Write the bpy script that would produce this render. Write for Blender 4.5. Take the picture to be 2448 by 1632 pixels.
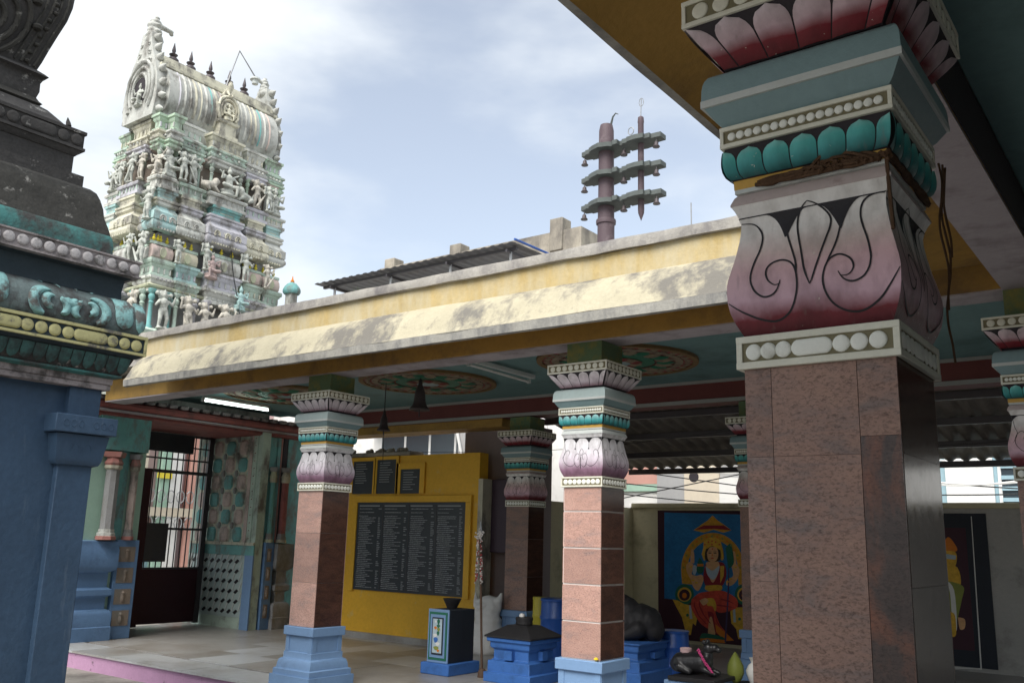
import bpy, bmesh, math, random
from math import sin, cos, pi, radians, sqrt, atan2
from mathutils import Vector, Matrix
random.seed(11)
S = bpy.context.scene
for o in list(bpy.data.objects): bpy.data.objects.remove(o)
COL = S.collection
# ------------------------------------------------------------------ camera
YAW, PITCH, ROLL, FPX = radians(37.0312), radians(12.2512), radians(1.5643), 2175.57
PW, PH, CZ = 2448.0, 1632.0, 1.7
FV = Vector((-sin(YAW)*cos(PITCH), cos(YAW)*cos(PITCH), sin(PITCH)))
RV0 = Vector((cos(YAW), sin(YAW), 0)); UV0 = RV0.cross(FV)
RV = RV0*cos(ROLL) + UV0*sin(ROLL); UV = -RV0*sin(ROLL) + UV0*cos(ROLL)
cam = bpy.data.cameras.new('camera'); camo = bpy.data.objects.new('camera', cam); COL.objects.link(camo)
cam.sensor_width = 36; cam.lens = 36*FPX/PW; cam.clip_start = .05; cam.clip_end = 600
camo.matrix_world = Matrix(((RV.x, UV.x, -FV.x, 0), (RV.y, UV.y, -FV.y, 0), (RV.z, UV.z, -FV.z, CZ), (0, 0, 0, 1)))
S.camera = camo
def at(u, v, x=None, y=None, z=None):
    """photo pixel -> point on a given plane of the place"""
    d = FV*FPX + RV*(u-PW/2) + UV*(PH/2-v)
    t = x/d.x if x is not None else y/d.y if y is not None else (z-CZ)/d.z
    p = d*t; p.z += CZ
    return p
# ------------------------------------------------------------------ world, sun, exposure
SUN_EL, SUN_AZ = radians(50), radians(172)     # azimuth measured from +Y towards +X
W = bpy.data.worlds.new('World'); S.world = W; W.use_nodes = True
wn, wl = W.node_tree.nodes, W.node_tree.links
wn.clear()
out = wn.new('ShaderNodeOutputWorld'); bg = wn.new('ShaderNodeBackground'); bg.inputs[1].default_value = .088
sky = wn.new('ShaderNodeTexSky'); sky.sky_type = 'NISHITA'; sky.sun_disc = False
sky.sun_elevation = SUN_EL; sky.sun_rotation = SUN_AZ; sky.air_density = 1.1; sky.dust_density = 1.2; sky.ozone_density = 1.5
tc = wn.new('ShaderNodeTexCoord')
mp = wn.new('ShaderNodeMapping'); mp.inputs['Scale'].default_value = (1, 1, 2.4); mp.inputs['Location'].default_value = (-.882, -3.708, -7.425)
n1 = wn.new('ShaderNodeTexNoise'); n1.inputs['Scale'].default_value = 1.9; n1.inputs['Detail'].default_value = 6; n1.inputs['Roughness'].default_value = .5
cr = wn.new('ShaderNodeValToRGB'); cr.color_ramp.elements[0].position = .405; cr.color_ramp.elements[1].position = .62
cr.color_ramp.elements[0].color = (.17, .17, .17, 1); cr.color_ramp.elements[1].color = (.95, .95, .95, 1); cr.color_ramp.interpolation = 'EASE'
mx = wn.new('ShaderNodeMixRGB'); mx.inputs[2].default_value = (4.3, 4.5, 4.65, 1)
wl.new(tc.outputs['Generated'], mp.inputs[0]); wl.new(mp.outputs[0], n1.inputs['Vector']); wl.new(n1.outputs[0], cr.inputs[0])
wl.new(cr.outputs[0], mx.inputs[0]); hs = wn.new('ShaderNodeHueSaturation'); hs.inputs['Saturation'].default_value = .66; hs.inputs['Value'].default_value = .86; wl.new(sky.outputs[0], hs.inputs['Color']); wl.new(hs.outputs[0], mx.inputs[1]); wl.new(mx.outputs[0], bg.inputs[0]); wl.new(bg.outputs[0], out.inputs[0])
sl = bpy.data.lights.new('sun', 'SUN'); sl.energy = 1.8; sl.angle = radians(45); sl.color = (1, .96, .9)
so = bpy.data.objects.new('sun', sl); COL.objects.link(so)
so.rotation_euler = (Vector((sin(SUN_AZ)*cos(SUN_EL), cos(SUN_AZ)*cos(SUN_EL), sin(SUN_EL)))).to_track_quat('Z', 'Y').to_euler()
so.location = (0, 0, 30)
S.view_settings.view_transform = 'Standard'; S.view_settings.look = 'None'; S.view_settings.gamma = 1; S.view_settings.exposure = 1.5
S.render.resolution_x = 1024; S.render.resolution_y = 682
S.cycles.max_bounces = 8; S.cycles.diffuse_bounces = 5; S.cycles.glossy_bounces = 4
# ------------------------------------------------------------------ materials
MATS = {}
def base(name, rough, spec=.3):
    m = bpy.data.materials.new(name); m.use_nodes = True
    n = m.node_tree.nodes; b = n['Principled BSDF']
    b.inputs['Roughness'].default_value = rough; b.inputs['Specular IOR Level'].default_value = spec
    MATS[name] = m
    return m, n, m.node_tree.links, b
def noise(n, l, scale, detail=5, stretch=None, rough=.55, src=None):
    t = n.new('ShaderNodeTexNoise'); t.inputs['Scale'].default_value = scale; t.inputs['Detail'].default_value = detail
    t.inputs['Roughness'].default_value = rough
    g = n.new('ShaderNodeNewGeometry') if src is None else src
    o = g.outputs['Position'] if src is None else g.outputs['Object']
    if stretch:
        mp = n.new('ShaderNodeMapping'); mp.inputs['Scale'].default_value = stretch; l.new(o, mp.inputs[0]); o = mp.outputs[0]
    l.new(o, t.inputs['Vector'])
    return t.outputs[0]
def ramp(n, l, fac, stops, interp='LINEAR'):
    r = n.new('ShaderNodeValToRGB'); e = r.color_ramp.elements; r.color_ramp.interpolation = interp
    while len(e) < len(stops): e.new(.5)
    for k, (p, c) in enumerate(stops):
        e[k].position = p; e[k].color = (*c, 1) if len(c) == 3 else c
    l.new(fac, r.inputs[0]); return r.outputs[0]
def mix(n, l, fac, a, b, mode='MIX'):
    m = n.new('ShaderNodeMixRGB'); m.blend_type = mode
    for s, v in ((0, fac), (1, a), (2, b)):
        if isinstance(v, (int, float)): m.inputs[s].default_value = v
        elif isinstance(v, tuple): m.inputs[s].default_value = (*v, 1)
        else: l.new(v, m.inputs[s])
    return m.outputs[0]
def bumpit(n, l, b, h, strength, dist=.01):
    bp = n.new('ShaderNodeBump'); bp.inputs['Strength'].default_value = strength; bp.inputs['Distance'].default_value = dist
    l.new(h, bp.inputs['Height']); l.new(bp.outputs[0], b.inputs['Normal'])
def sc(c, k): return tuple(max(0, min(1, x*k)) for x in c)
def M(name, col, rough=.65, var=.14, vs=5, dirt=None, damt=.5, ds=2.5, stretch=None, bump=.25, bs=45, spec=.3, dsoft=.12):
    m, n, l, b = base(name, rough, spec)
    c = mix(n, l, noise(n, l, vs, 6), sc(col, 1-var*1.6), sc(col, 1+var))
    c = mix(n, l, ramp(n, l, noise(n, l, vs*9, 4), [(.35, (0, 0, 0)), (.75, (.35, .35, .35))]), c, sc(col, 1-var*2.2))
    if dirt:
        f = ramp(n, l, noise(n, l, ds, 12, stretch, .68), [(damt-dsoft, (0, 0, 0)), (damt+dsoft, (1, 1, 1))])
        c = mix(n, l, f, dirt, c)
    l.new(c, b.inputs['Base Color'])
    bumpit(n, l, b, noise(n, l, bs, 6), bump)
    return m
def G(name, stops, rough=.5, spec=.35, dirt=None, damt=.34):
    """sprayed paint that blends along the height of the piece"""
    m, n, l, b = base(name, rough, spec)
    t = n.new('ShaderNodeTexCoord'); s = n.new('ShaderNodeSeparateXYZ'); l.new(t.outputs['Generated'], s.inputs[0])
    a = n.new('ShaderNodeMath'); a.operation = 'MULTIPLY_ADD'; l.new(noise(n, l, 9, 4), a.inputs[0]); a.inputs[1].default_value = .16
    l.new(s.outputs[2], a.inputs[2])
    a2 = n.new('ShaderNodeMath'); a2.operation = 'SUBTRACT'; l.new(a.outputs[0], a2.inputs[0]); a2.inputs[1].default_value = .08
    c = ramp(n, l, a2.outputs[0], stops)
    f = ramp(n, l, noise(n, l, 22, 8, (1, 1, .5)), [(.3, (.68, .67, .66)), (.6, (1, 1, 1))])
    c = mix(n, l, 1, c, f, 'MULTIPLY')
    c = mix(n, l, ramp(n, l, noise(n, l, 60, 3), [(.70, (0, 0, 0)), (.74, (.7, .7, .7))]), c, (.62, .58, .5))
    c = mix(n, l, ramp(n, l, noise(n, l, 14, 8, (3, 3, .5)), [(.60, (0, 0, 0)), (.75, (.35, .35, .35))]), c, (.16, .12, .11))
    if dirt:
        f = ramp(n, l, noise(n, l, 6, 9), [(damt-.05, (0, 0, 0)), (damt+.05, (1, 1, 1))]); c = mix(n, l, f, dirt, c)
    l.new(c, b.inputs['Base Color']); bumpit(n, l, b, noise(n, l, 70, 5), .15)
    return m
MOULD = (.035, .035, .032)
M('mustard', (.40, .24, .06), .75, .15, 3, (.20, .125, .05), .43, 2.2, dsoft=.1)
M('cream_eave', (.46, .42, .305), .85, .16, 4, (.17, .16, .14), .455, 2.6, (.8, .9, .55), bump=.5, dsoft=.06)
M('yellow_parapet', (.50, .38, .17), .85, .2, 3, (.50, .46, .34), .44, 3.2, (1.2, 1.2, .35), dsoft=.16)
M('coping', (.40, .38, .345), .9, .2, 6, (.17, .16, .16), .44, 4.5, (1, 1, .6), bump=.5)
M('lip_grey', (.36, .35, .315), .9, .2, 8, (.15, .15, .15), .44, 6, (1, 1, .4), bump=.4)
M('soffit_paint', (.40, .36, .38), .8, .1, 4, (.20, .17, .17), .40, 3.2)
M('ceiling_teal', (.15, .26, .26), .7, .15, 2, (.06, .11, .11), .36, 1.5)
M('maroon', (.16, .045, .04), .6, .15, 4)
M('maroon_cornice', (.30, .10, .09), .65, .2, 5, (.10, .05, .05), .40, 4)
M('strip_grey', (.34, .34, .32), .7, .1, 5)
M('granite_grout', (.70, .67, .64), .7, .08, 12)
M('blue_base', (.175, .29, .475), .5, .09, 4, (.12, .19, .31), .30, 4, bump=.12)
M('blue_wall', (.045, .085, .145), .6, .2, 3.0, (.085, .125, .18), .36, 3.5, (2.5, 2.5, .35), bump=.45, bs=20, dsoft=.07)
M('blue_deep', (.05, .155, .45), .5, .14, 5, (.03, .08, .2), .34, 5, bump=.15)
M('blue_plinth', (.13, .235, .41), .55, .12, 3, (.09, .15, .26), .36, 4)
M('bead_cream', (.72, .71, .60), .6, .1, 14)
M('bead_white', (.82, .83, .76), .55, .07, 14, (.45, .44, .38), .30, 14)
M('bead_olive', (.19, .17, .10), .7, .12, 14)
M('line_black', (.022, .02, .024), .6, .1, 30)
M('slab_teal', (.21, .31, .325), .5, .1, 5, (.55, .55, .5), .27, 16, dsoft=.02)
M('slab_white', (.55, .58, .56), .6, .1, 7)
M('slab_pale', (.40, .49, .48), .5, .1, 5)
M('gold_paint', (.55, .33, .07), .6, .12, 8)
M('pink_lip', (.48, .40, .38), .6, .1, 10, (.16, .1, .08), .33, 12)
M('block_green', (.12, .19, .10), .75, .2, 7, (.25, .22, .06), .42, 7)
M('dark_core', (.035, .03, .035), .8, .1, 10)
G('vase_paint', [(0, (.09, .01, .016)), (.10, (.16, .018, .028)), (.22, (.58, .38, .45)), (.44, (.64, .42, .44)), (.56, (.66, .52, .49)), (.70, (.73, .70, .67)), (1, (.80, .79, .77))])
G('vase_pale', [(0, (.20, .10, .15)), (.15, (.30, .17, .25)), (.34, (.62, .55, .62)), (.6, (.70, .68, .71)), (1, (.74, .74, .74))])
G('lotus_paint', [(0, (.14, .01, .016)), (.28, (.20, .015, .026)), (.52, (.54, .39, .43)), (1, (.60, .52, .55))])
G('lotus_pale', [(0, (.26, .14, .17)), (.3, (.58, .50, .55)), (1, (.66, .62, .63))])
G('petal_teal', [(0, (.015, .10, .105)), (.3, (.03, .25, .25)), (.7, (.10, .46, .43)), (1, (.28, .62, .58))])
G('petal_pale', [(0, (.02, .17, .18)), (.4, (.06, .36, .37)), (1, (.34, .60, .60))])
def granite(name, c1, c2, c3, rough=.28, streak=(1, 1, 3)):
    m, n, l, b = base(name, rough, .16 if rough < .2 else .28)
    g = n.new('ShaderNodeNewGeometry'); oi = n.new('ShaderNodeObjectInfo')
    a = n.new('ShaderNodeVectorMath'); a.operation = 'MULTIPLY_ADD'; a.inputs[1].default_value = (7, 5, 9)
    cb = n.new('ShaderNodeCombineXYZ')
    for k in range(3): l.new(oi.outputs['Random'], cb.inputs[k])
    l.new(cb.outputs[0], a.inputs[0]); l.new(g.outputs['Position'], a.inputs[2])
    def nz(s, d, st):
        mp = n.new('ShaderNodeMapping'); mp.inputs['Scale'].default_value = st; l.new(a.outputs[0], mp.inputs[0])
        t = n.new('ShaderNodeTexNoise'); t.inputs['Scale'].default_value = s; t.inputs['Detail'].default_value = d; t.inputs['Roughness'].default_value = .65
        t.inputs['Distortion'].default_value = .6
        l.new(mp.outputs[0], t.inputs['Vector']); return t.outputs[0]
    c = ramp(n, l, nz(5, 9, streak), [(.33, c2), (.5, c1), (.68, c3)])
    sp = ramp(n, l, nz(95, 5, (1, 1, 1.8)), [(.34, (.5, .48, .48)), (.5, (1, 1, 1)), (.7, (1.18, 1.15, 1.15, 1))])
    c = mix(n, l, 1, c, sp, 'MULTIPLY')
    hv = n.new('ShaderNodeHueSaturation'); mt = n.new('ShaderNodeMath'); mt.operation = 'MULTIPLY_ADD'; mt.inputs[1].default_value = .3; mt.inputs[2].default_value = .85
    l.new(oi.outputs['Random'], mt.inputs[0]); l.new(mt.outputs[0], hv.inputs['Value']); l.new(c, hv.inputs['Color'])
    l.new(hv.outputs[0], b.inputs['Base Color'])
    l.new(ramp(n, l, nz(30, 4, (1, 1, 1)), [(.3, (rough*.8,)*3), (.7, (rough*1.4,)*3)]), b.inputs['Roughness'])
    return m
granite('granite', (.275, .17, .135), (.185, .14, .128), (.31, .19, .145), .42)
granite('granite_dark', (.085, .06, .055), (.035, .033, .034), (.26, .10, .06), streak=(1, 1, .7))
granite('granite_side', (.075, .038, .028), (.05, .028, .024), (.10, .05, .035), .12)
granite('granite_pale', (.42, .26, .215), (.33, .23, .205), (.47, .30, .25), .32)
# weathered shrine paints
M('stone_black', (.055, .053, .052), .9, .35, 5, (.27, .265, .25), .375, 5, bump=.9, bs=16, dsoft=.035)
M('stone_moss', (.045, .044, .04), .92, .35, 6, (.22, .215, .20), .365, 7, bump=1, bs=14, dsoft=.04)
M('teal_worn', (.06, .20, .19), .75, .2, 4, (.05, .05, .048), .47, 3.6, bump=.5, dsoft=.09)
M('leaf_worn', (.22, .42, .42), .75, .2, 8, (.09, .09, .085), .49, 6, bump=.6, dsoft=.05)
M('greypink_worn', (.30, .27, .27), .8, .2, 6, (.07, .065, .062), .46, 5, bump=.5, dsoft=.07)
M('frieze_worn', (.13, .17, .17), .8, .25, 7, (.05, .05, .05), .50, 5, bump=.6, dsoft=.07)
M('yellow_worn', (.42, .40, .20), .75, .15, 7, (.12, .115, .10), .42, 7, bump=.4, dsoft=.05)
M('disc_worn', (.42, .40, .40), .8, .2, 10, (.08, .08, .078), .42, 10, bump=.4, dsoft=.06)
M('green_worn', (.05, .12, .115), .8, .3, 8, (.03, .03, .03), .45, 8, bump=.5)
M('dark_recess', (.03, .045, .055), .85, .2, 6, bump=.4)
# tower pastels
DT = (.20, .19, .17)
for nm, c in dict(mint=(.42, .57, .47), aqua=(.30, .54, .54), cream=(.62, .58, .43), lavender=(.48, .46, .54), rose=(.56, .39, .35), olive=(.47, .48, .28), ash=(.46, .46, .43),
                  tealp=(.17, .40, .39), sand=(.50, .44, .30), dusk=(.28, .28, .28), leafgreen=(.36, .52, .36), ivory=(.60, .60, .55), redp=(.40, .18, .155), brownp=(.26, .21, .17)).items():
    c = tuple(.70*a_+.30*b_ for a_, b_ in zip(c, (.60, .63, .58))) if nm not in ('dusk', 'brownp', 'redp', 'tealp') else c
    M('t_'+nm, c, .85, .18, 6, sc(DT, .9), .44, 4.2, (1, 1, .55), bump=.45, bs=40, dsoft=.08)
M('t_yellow', (.72, .60, .06), .6, .12, 9)
M('bronze', (.07, .055, .06), .5, .2, 10, spec=.5)
M('statue_grey', (.50, .52, .47), .85, .2, 12, (.18, .18, .17), .40, 10, bump=.4)
M('statue_skin', (.55, .52, .45), .85, .2, 12, (.18, .17, .16), .40, 10, bump=.4)
M('statue_pink', (.44, .34, .32), .85, .2, 12, (.18, .15, .15), .38, 10, bump=.4)
M('steel_dark', (.055, .05, .055), .45, .1, 10, spec=.5)
M('steel_grey', (.30, .31, .32), .45, .12, 10, spec=.5)
M('tin', (.16, .165, .18), .5, .12, 3, (.12, .11, .10), .36, 3)
M('tin_dark', (.20, .18, .16), .6, .15, 3, (.09, .08, .07), .40, 2.5)
M('gate_maroon', (.045, .012, .018), .4, .1, 4)
M('mauve_wall', (.24, .20, .20), .7, .1, 3)
M('cabinet', (.055, .035, .05), .5, .1, 5)
M('ochre_wall', (.78, .44, .04), .6, .14, 2.5, (.62, .44, .16), .34, 4, bump=.2, dsoft=.06)
M('slate', (.035, .042, .05), .45, .15, 6, spec=.4)
M('lettering', (.36, .38, .39), .7, .1, 20)
M('cream_wall', (.62, .57, .38), .75, .12, 2, (.25, .23, .15), .33, 2)
M('grey_wall', (.45, .44, .41), .75, .12, 2, (.2, .19, .17), .36, 2.2)
M('black_stone', (.02, .02, .022), .35, .2, 8, spec=.5)
M('soot_stone', (.025, .024, .026), .6, .3, 8)
M('plastic_white', (.72, .71, .68), .55, .08, 8)
M('drum_blue', (.02, .09, .36), .35, .1, 6, spec=.5)
M('drum_yellow', (.50, .42, .03), .4, .1, 6, spec=.5)
M('mural_blue', (.025, .20, .46), .6, .3, 4)
M('mural_plum', (.055, .018, .03), .6, .1, 4)
M('mural_navy', (.02, .025, .035), .6, .1, 4)
M('p_gold', (.82, .46, .05), .6, .32, 22); M('p_deepgold', (.70, .36, .035), .6, .35, 26); M('p_skin', (.74, .42, .20), .6, .25, 18); M('p_red', (.70, .085, .05), .6, .38, 16)
M('p_darkred', (.27, .02, .03), .6, .15, 12); M('p_green', (.02, .14, .08), .6, .15, 14); M('p_silver', (.42, .52, .58), .6, .1, 14); M('p_purple', (.07, .05, .12), .6, .1, 14)
M('p_white', (.7, .7, .66), .6, .1, 14); M('p_hair', (.04, .025, .02), .6, .1, 14); M('p_orange', (.66, .20, .02), .6, .1, 14); M('p_olive', (.25, .28, .06), .6, .1, 14)
M('m_gold', (.20, .12, .05), .7, .2, 9); M('m_tan', (.26, .21, .14), .7, .2, 9, (.1, .06, .05), .42, 8); M('m_red', (.22, .05, .045), .7, .2, 7, (.08, .05, .05), .42, 6)
M('floor_stone', (.35, .34, .32), .32, .18, 2.2, (.20, .17, .14), .40, 1.3, bump=.06, spec=.45)
M('floor_pale', (.48, .49, .49), .30, .12, 2.2, (.28, .26, .23), .38, 1.5, bump=.06, spec=.45)
M('floor_joint', (.06, .06, .06), .7, .1, 10)
M('pink_riser', (.52, .30, .46), .75, .12, 4, (.20, .13, .17), .36, 7, dsoft=.04)
M('yard', (.32, .30, .27), .85, .2, 1.5, (.12, .11, .10), .40, 1.8, bump=.5, bs=25)
M('b_white', (.72, .72, .70), .8, .06, 2, (.45, .43, .40), .32, 1.6)
M('b_cream', (.62, .55, .44), .8, .08, 2); M('b_pink', (.55, .31, .26), .8, .1, 2); M('b_green', (.35, .52, .42), .8, .1, 2); M('b_rose', (.60, .42, .42), .8, .1, 2)
M('b_blue', (.30, .44, .50), .8, .1, 2); M('b_grey', (.38, .38, .38), .8, .1, 2)
M('stained_concrete', (.42, .38, .31), .9, .2, 1.5, (.12, .11, .10), .46, 1.3, (1, 1, .5), bump=.5)
M('glass_dark', (.03, .045, .055), .12, .1, 3, spec=.6)
M('flag_mauve', (.105, .075, .085), .6, .12, 3, (.2, .16, .17), .34, 4)
M('arm_metal', (.10, .115, .11), .7, .2, 8, (.08, .09, .085), .40, 8)
M('cable', (.03, .03, .03), .6, 0, 5); M('cable_white', (.7, .7, .68), .6, 0, 5)
M('grass', (.10, .22, .04), .7, .2, 12)
M('rope', (.10, .055, .03), .9, .3, 30, bump=.8)
M('flower_white', (.7, .66, .62), .8, .15, 40); M('flower_red', (.45, .05, .06), .8, .2, 40); M('flower_pink', (.62, .08, .25), .8, .2, 40); M('flower_yellow', (.7, .5, .03), .8, .2, 40)
M('fruit_green', (.20, .23, .045), .5, .15, 8)
M('wood_brown', (.10, .06, .04), .7, .2, 12)
m, n, l, b = base('tube_glow', .5); b.inputs['Emission Color'].default_value = (.85, 1, .93, 1); b.inputs['Emission Strength'].default_value = 5; b.inputs['Base Color'].default_value = (.8, .8, .8, 1)
# ------------------------------------------------------------------ mesh helpers
class MB:
    def __init__(s): s.v = []; s.f = []
    def add(s, vs, fs):
        k = len(s.v); s.v += [tuple(p) for p in vs]; s.f += [tuple(i+k for i in f) for f in fs]; return s
    def box(s, x0, x1, y0, y1, z0, z1):
        return s.add([(x0, y0, z0), (x1, y0, z0), (x1, y1, z0), (x0, y1, z0), (x0, y0, z1), (x1, y0, z1), (x1, y1, z1), (x0, y1, z1)],
                     [(0, 3, 2, 1), (4, 5, 6, 7), (0, 1, 5, 4), (1, 2, 6, 5), (2, 3, 7, 6), (3, 0, 4, 7)])
    def rect(s, x0, x1, y0, y1, prof, cap=True):
        """stack of rectangles grown by an offset: prof = [(offset, z), ...]"""
        k = len(s.v); n = len(prof)
        for o, z in prof: s.v += [(x0-o, y0-o, z), (x1+o, y0-o, z), (x1+o, y1+o, z), (x0-o, y1+o, z)]
        for i in range(n-1):
            for j in range(4):
                a = k+4*i+j; b_ = k+4*i+(j+1) % 4; s.f.append((a, b_, b_+4, a+4))
        if cap: s.f.append((k+3, k+2, k+1, k)); q = k+4*(n-1); s.f.append((q, q+1, q+2, q+3))
        return s
    def lathe(s, prof, seg=20, c=(0, 0, 0), cap=True):
        k = len(s.v); n = len(prof)
        for r, z in prof:
            for j in range(seg): a = 2*pi*j/seg; s.v.append((c[0]+r*cos(a), c[1]+r*sin(a), c[2]+z))
        for i in range(n-1):
            for j in range(seg): a = k+i*seg+j; b_ = k+i*seg+(j+1) % seg; s.f.append((a, b_, b_+seg, a+seg))
        if cap: s.f.append(tuple(k+j for j in range(seg))[::-1]); s.f.append(tuple(k+(n-1)*seg+j for j in range(seg)))
        return s
    def tube(s, pts, r, seg=6, cap=True):
        pts = [Vector(p) for p in pts]; k = len(s.v); n = len(pts); up = Vector((.13, .21, .97))
        for i, p in enumerate(pts):
            d = (pts[min(i+1, n-1)]-pts[max(i-1, 0)]).normalized()
            a = d.cross(up); a = a.normalized() if a.length > 1e-4 else Vector((1, 0, 0)); b_ = d.cross(a)
            rr = r[i] if isinstance(r, (list, tuple)) else r
            for j in range(seg): t = 2*pi*j/seg; s.v.append(tuple(p+(a*cos(t)+b_*sin(t))*rr))
        for i in range(n-1):
            for j in range(seg): a = k+i*seg+j; b_ = k+i*seg+(j+1) % seg; s.f.append((a, b_, b_+seg, a+seg))
        if cap: s.f.append(tuple(k+j for j in range(seg))[::-1]); s.f.append(tuple(k+(n-1)*seg+j for j in range(seg)))
        return s
    def prism(s, poly, f0, f1):
        """2D outline between two planes; f(a, b) -> point"""
        k = len(s.v); n = len(poly)
        s.v += [tuple(f0(a, b)) for a, b in poly] + [tuple(f1(a, b)) for a, b in poly]
        s.f.append(tuple(range(k, k+n))); s.f.append(tuple(range(k+2*n-1, k+n-1, -1)))
        for j in range(n): s.f.append((k+j, k+n+j, k+n+(j+1) % n, k+(j+1) % n))
        return s
    def grid(s, fn, nu, nv):
        k = len(s.v)
        for j in range(nv+1):
            for i in range(nu+1): s.v.append(tuple(fn(i/nu, j/nv)))
        w = nu+1
        for j in range(nv):
            for i in range(nu): a = k+j*w+i; s.f.append((a, a+1, a+w+1, a+w))
        return s
    def mesh(s, name, ang=38, fix=True):
        me = bpy.data.meshes.new(name); me.from_pydata(s.v, [], s.f)
        if fix:
            bm = bmesh.new(); bm.from_mesh(me)
            bmesh.ops.recalc_face_normals(bm, faces=bm.faces)
            if ang:
                for f in bm.faces: f.smooth = True
                for e in bm.edges:
                    if len(e.link_faces) == 2 and e.calc_face_angle(0) > radians(ang): e.smooth = False
            bm.to_mesh(me); bm.free()
        return me
    def build(s, name, mat, parent=None, world=True, ang=38, label=None, bevel=0):
        if world and parent is not None:
            L = absloc(parent); s.v = [(x-L.x, y-L.y, z-L.z) for x, y, z in s.v]
        me = s.mesh(name, ang)
        return put(name, me, mat, parent, label=label, bevel=bevel)
def absloc(o):
    L = Vector((0, 0, 0))
    while o: L = L+o.location; o = o.parent
    return L
def put(name, me, mat, parent=None, loc=(0, 0, 0), rot=(0, 0, 0), scale=(1, 1, 1), label=None, bevel=0):
    if mat and not me.materials: me.materials.append(MATS[mat] if isinstance(mat, str) else mat)
    o = bpy.data.objects.new(name, me); COL.objects.link(o); o.parent = parent
    o.location = loc; o.rotation_euler = rot; o.scale = scale
    if mat and me.materials[0] is not MATS.get(mat):
        o.material_slots[0].link = 'OBJECT'; o.material_slots[0].material = MATS[mat]
    if label: o['label'] = label
    if bevel:
        md = o.modifiers.new('bevel', 'BEVEL'); md.width = bevel; md.segments = 2; md.limit_method = 'ANGLE'; md.angle_limit = radians(40)
    return o
def thing(name, label, cat, loc=(0, 0, 0), group=None, rz=0):
    o = bpy.data.objects.new(name, None); COL.objects.link(o); o.empty_display_size = .1
    o.location = loc; o.rotation_euler = (0, 0, rz); return tag(o, label, cat, group)
def tag(o, label, cat, group=None):
    o['label'] = label; o['category'] = cat
    if group: o['group'] = group
    return o
def struct(o): o['kind'] = 'structure'; return o
def copy_tree(o, parent=None):
    c = o.copy(); COL.objects.link(c); c.parent = parent
    for ch in list(o.children): copy_tree(ch, c)
    return c
_unit = {}
def unitbox(bev=0.0):
    if bev not in _unit: _unit[bev] = MB().box(-.5, .5, -.5, .5, -.5, .5).mesh('unit_box', None)
    return _unit[bev].copy()
def blob(name, balls, voxel, smooth=2):
    """one continuous sculpted surface grown from overlapping balls (x,y,z,r[,sx,sy,sz])"""
    bm = bmesh.new()
    for bl in balls:
        x, y, z, r = bl[:4]; s_ = bl[4:] if len(bl) > 4 else (1, 1, 1)
        bmesh.ops.create_icosphere(bm, subdivisions=2, radius=r, matrix=Matrix.Translation((x, y, z)) @ Matrix.Diagonal((*s_, 1)))
    me = bpy.data.meshes.new(name+'_raw'); bm.to_mesh(me); bm.free()
    o = bpy.data.objects.new(name, me); COL.objects.link(o)
    r = o.modifiers.new('r', 'REMESH'); r.mode = 'VOXEL'; r.voxel_size = voxel
    s_ = o.modifiers.new('s', 'SMOOTH'); s_.iterations = smooth; s_.factor = .5
    dg = bpy.context.evaluated_depsgraph_get(); me2 = bpy.data.meshes.new_from_object(o.evaluated_get(dg)); me2.name = name
    bpy.data.objects.remove(o); bpy.data.meshes.remove(me)
    for p in me2.polygons: p.use_smooth = True
    return me2
def limb(p, q, r0, r1, n=6):
    return [(p[0]+(q[0]-p[0])*t, p[1]+(q[1]-p[1])*t, p[2]+(q[2]-p[2])*t, r0+(r1-r0)*t) for t in [i/n for i in range(n+1)]]
def interp(tab, z):
    for (h0, z0), (h1, z1) in zip(tab, tab[1:]):
        if z0 <= z <= z1: return h0+(h1-h0)*(z-z0)/(z1-z0)
    return tab[0][0] if z < tab[0][1] else tab[-1][0]
def smooth_pts(pts, n=5):
    """Catmull-Rom through points"""
    P = [pts[0]]+list(pts)+[pts[-1]]; o = []
    for i in range(1, len(P)-2):
        for k in range(n):
            t = k/n; a, b_, c, d = P[i-1], P[i], P[i+1], P[i+2]
            o.append(tuple(.5*((2*b_[m])+(-a[m]+c[m])*t+(2*a[m]-5*b_[m]+4*c[m]-d[m])*t*t+(-a[m]+3*b_[m]-3*c[m]+d[m])*t**3) for m in range(len(b_))))
    o.append(tuple(pts[-1])); return o
# ------------------------------------------------------------------ ground and platform
FZ = .25
g = struct(MB().box(-160, 160, -60, 220, -.5, .03).build('ground', 'yard', ang=None))
yd = struct(MB().box(-13, -1.0, -8, 6.12, .0305, .055).build('courtyard_paving', 'yard', ang=None))
pf = struct(MB().box(-13.4, 3.6, 6.125, 13.1, .02, FZ-.012).build('platform', 'floor_joint', ang=None))
MB().box(-13.3, -1.1, 6.095, 6.124, .03, FZ-.02).build('riser', 'pink_riser', pf, world=False)
struct(MB().box(-1.1, 3.6, -6, 6.12, .02, FZ).build('wing_platform', 'floor_stone', ang=None))
ub = unitbox()
def slab(x0, x1, y0, y1, mat):
    j = .004+.003*random.random()
    put('floor_slab', ub, mat, pf, ((x0+x1)/2, (y0+y1)/2, FZ-.01), scale=(x1-x0-j, y1-y0-j, .02+.002*random.random()))
xs = [-13.3+.74*i for i in range(23)]
for i in range(22): slab(xs[i], xs[i+1], 6.07, 6.62, 'floor_pale' if random.random() < .75 else 'floor_stone')
y = 6.68
for r_ in range(5):
    for i in range(0, 22):
        off = .37*(r_ % 2)
        slab(xs[i]-off, xs[i+1]-off, y, y+.72, 'floor_stone' if random.random() < .8 else 'floor_pale')
    y += .72
for r_ in range(4):
    for i in range(0, 22, 2): slab(xs[i], xs[i+2], y, y+.68, 'floor_stone')
    y += .68
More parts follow.
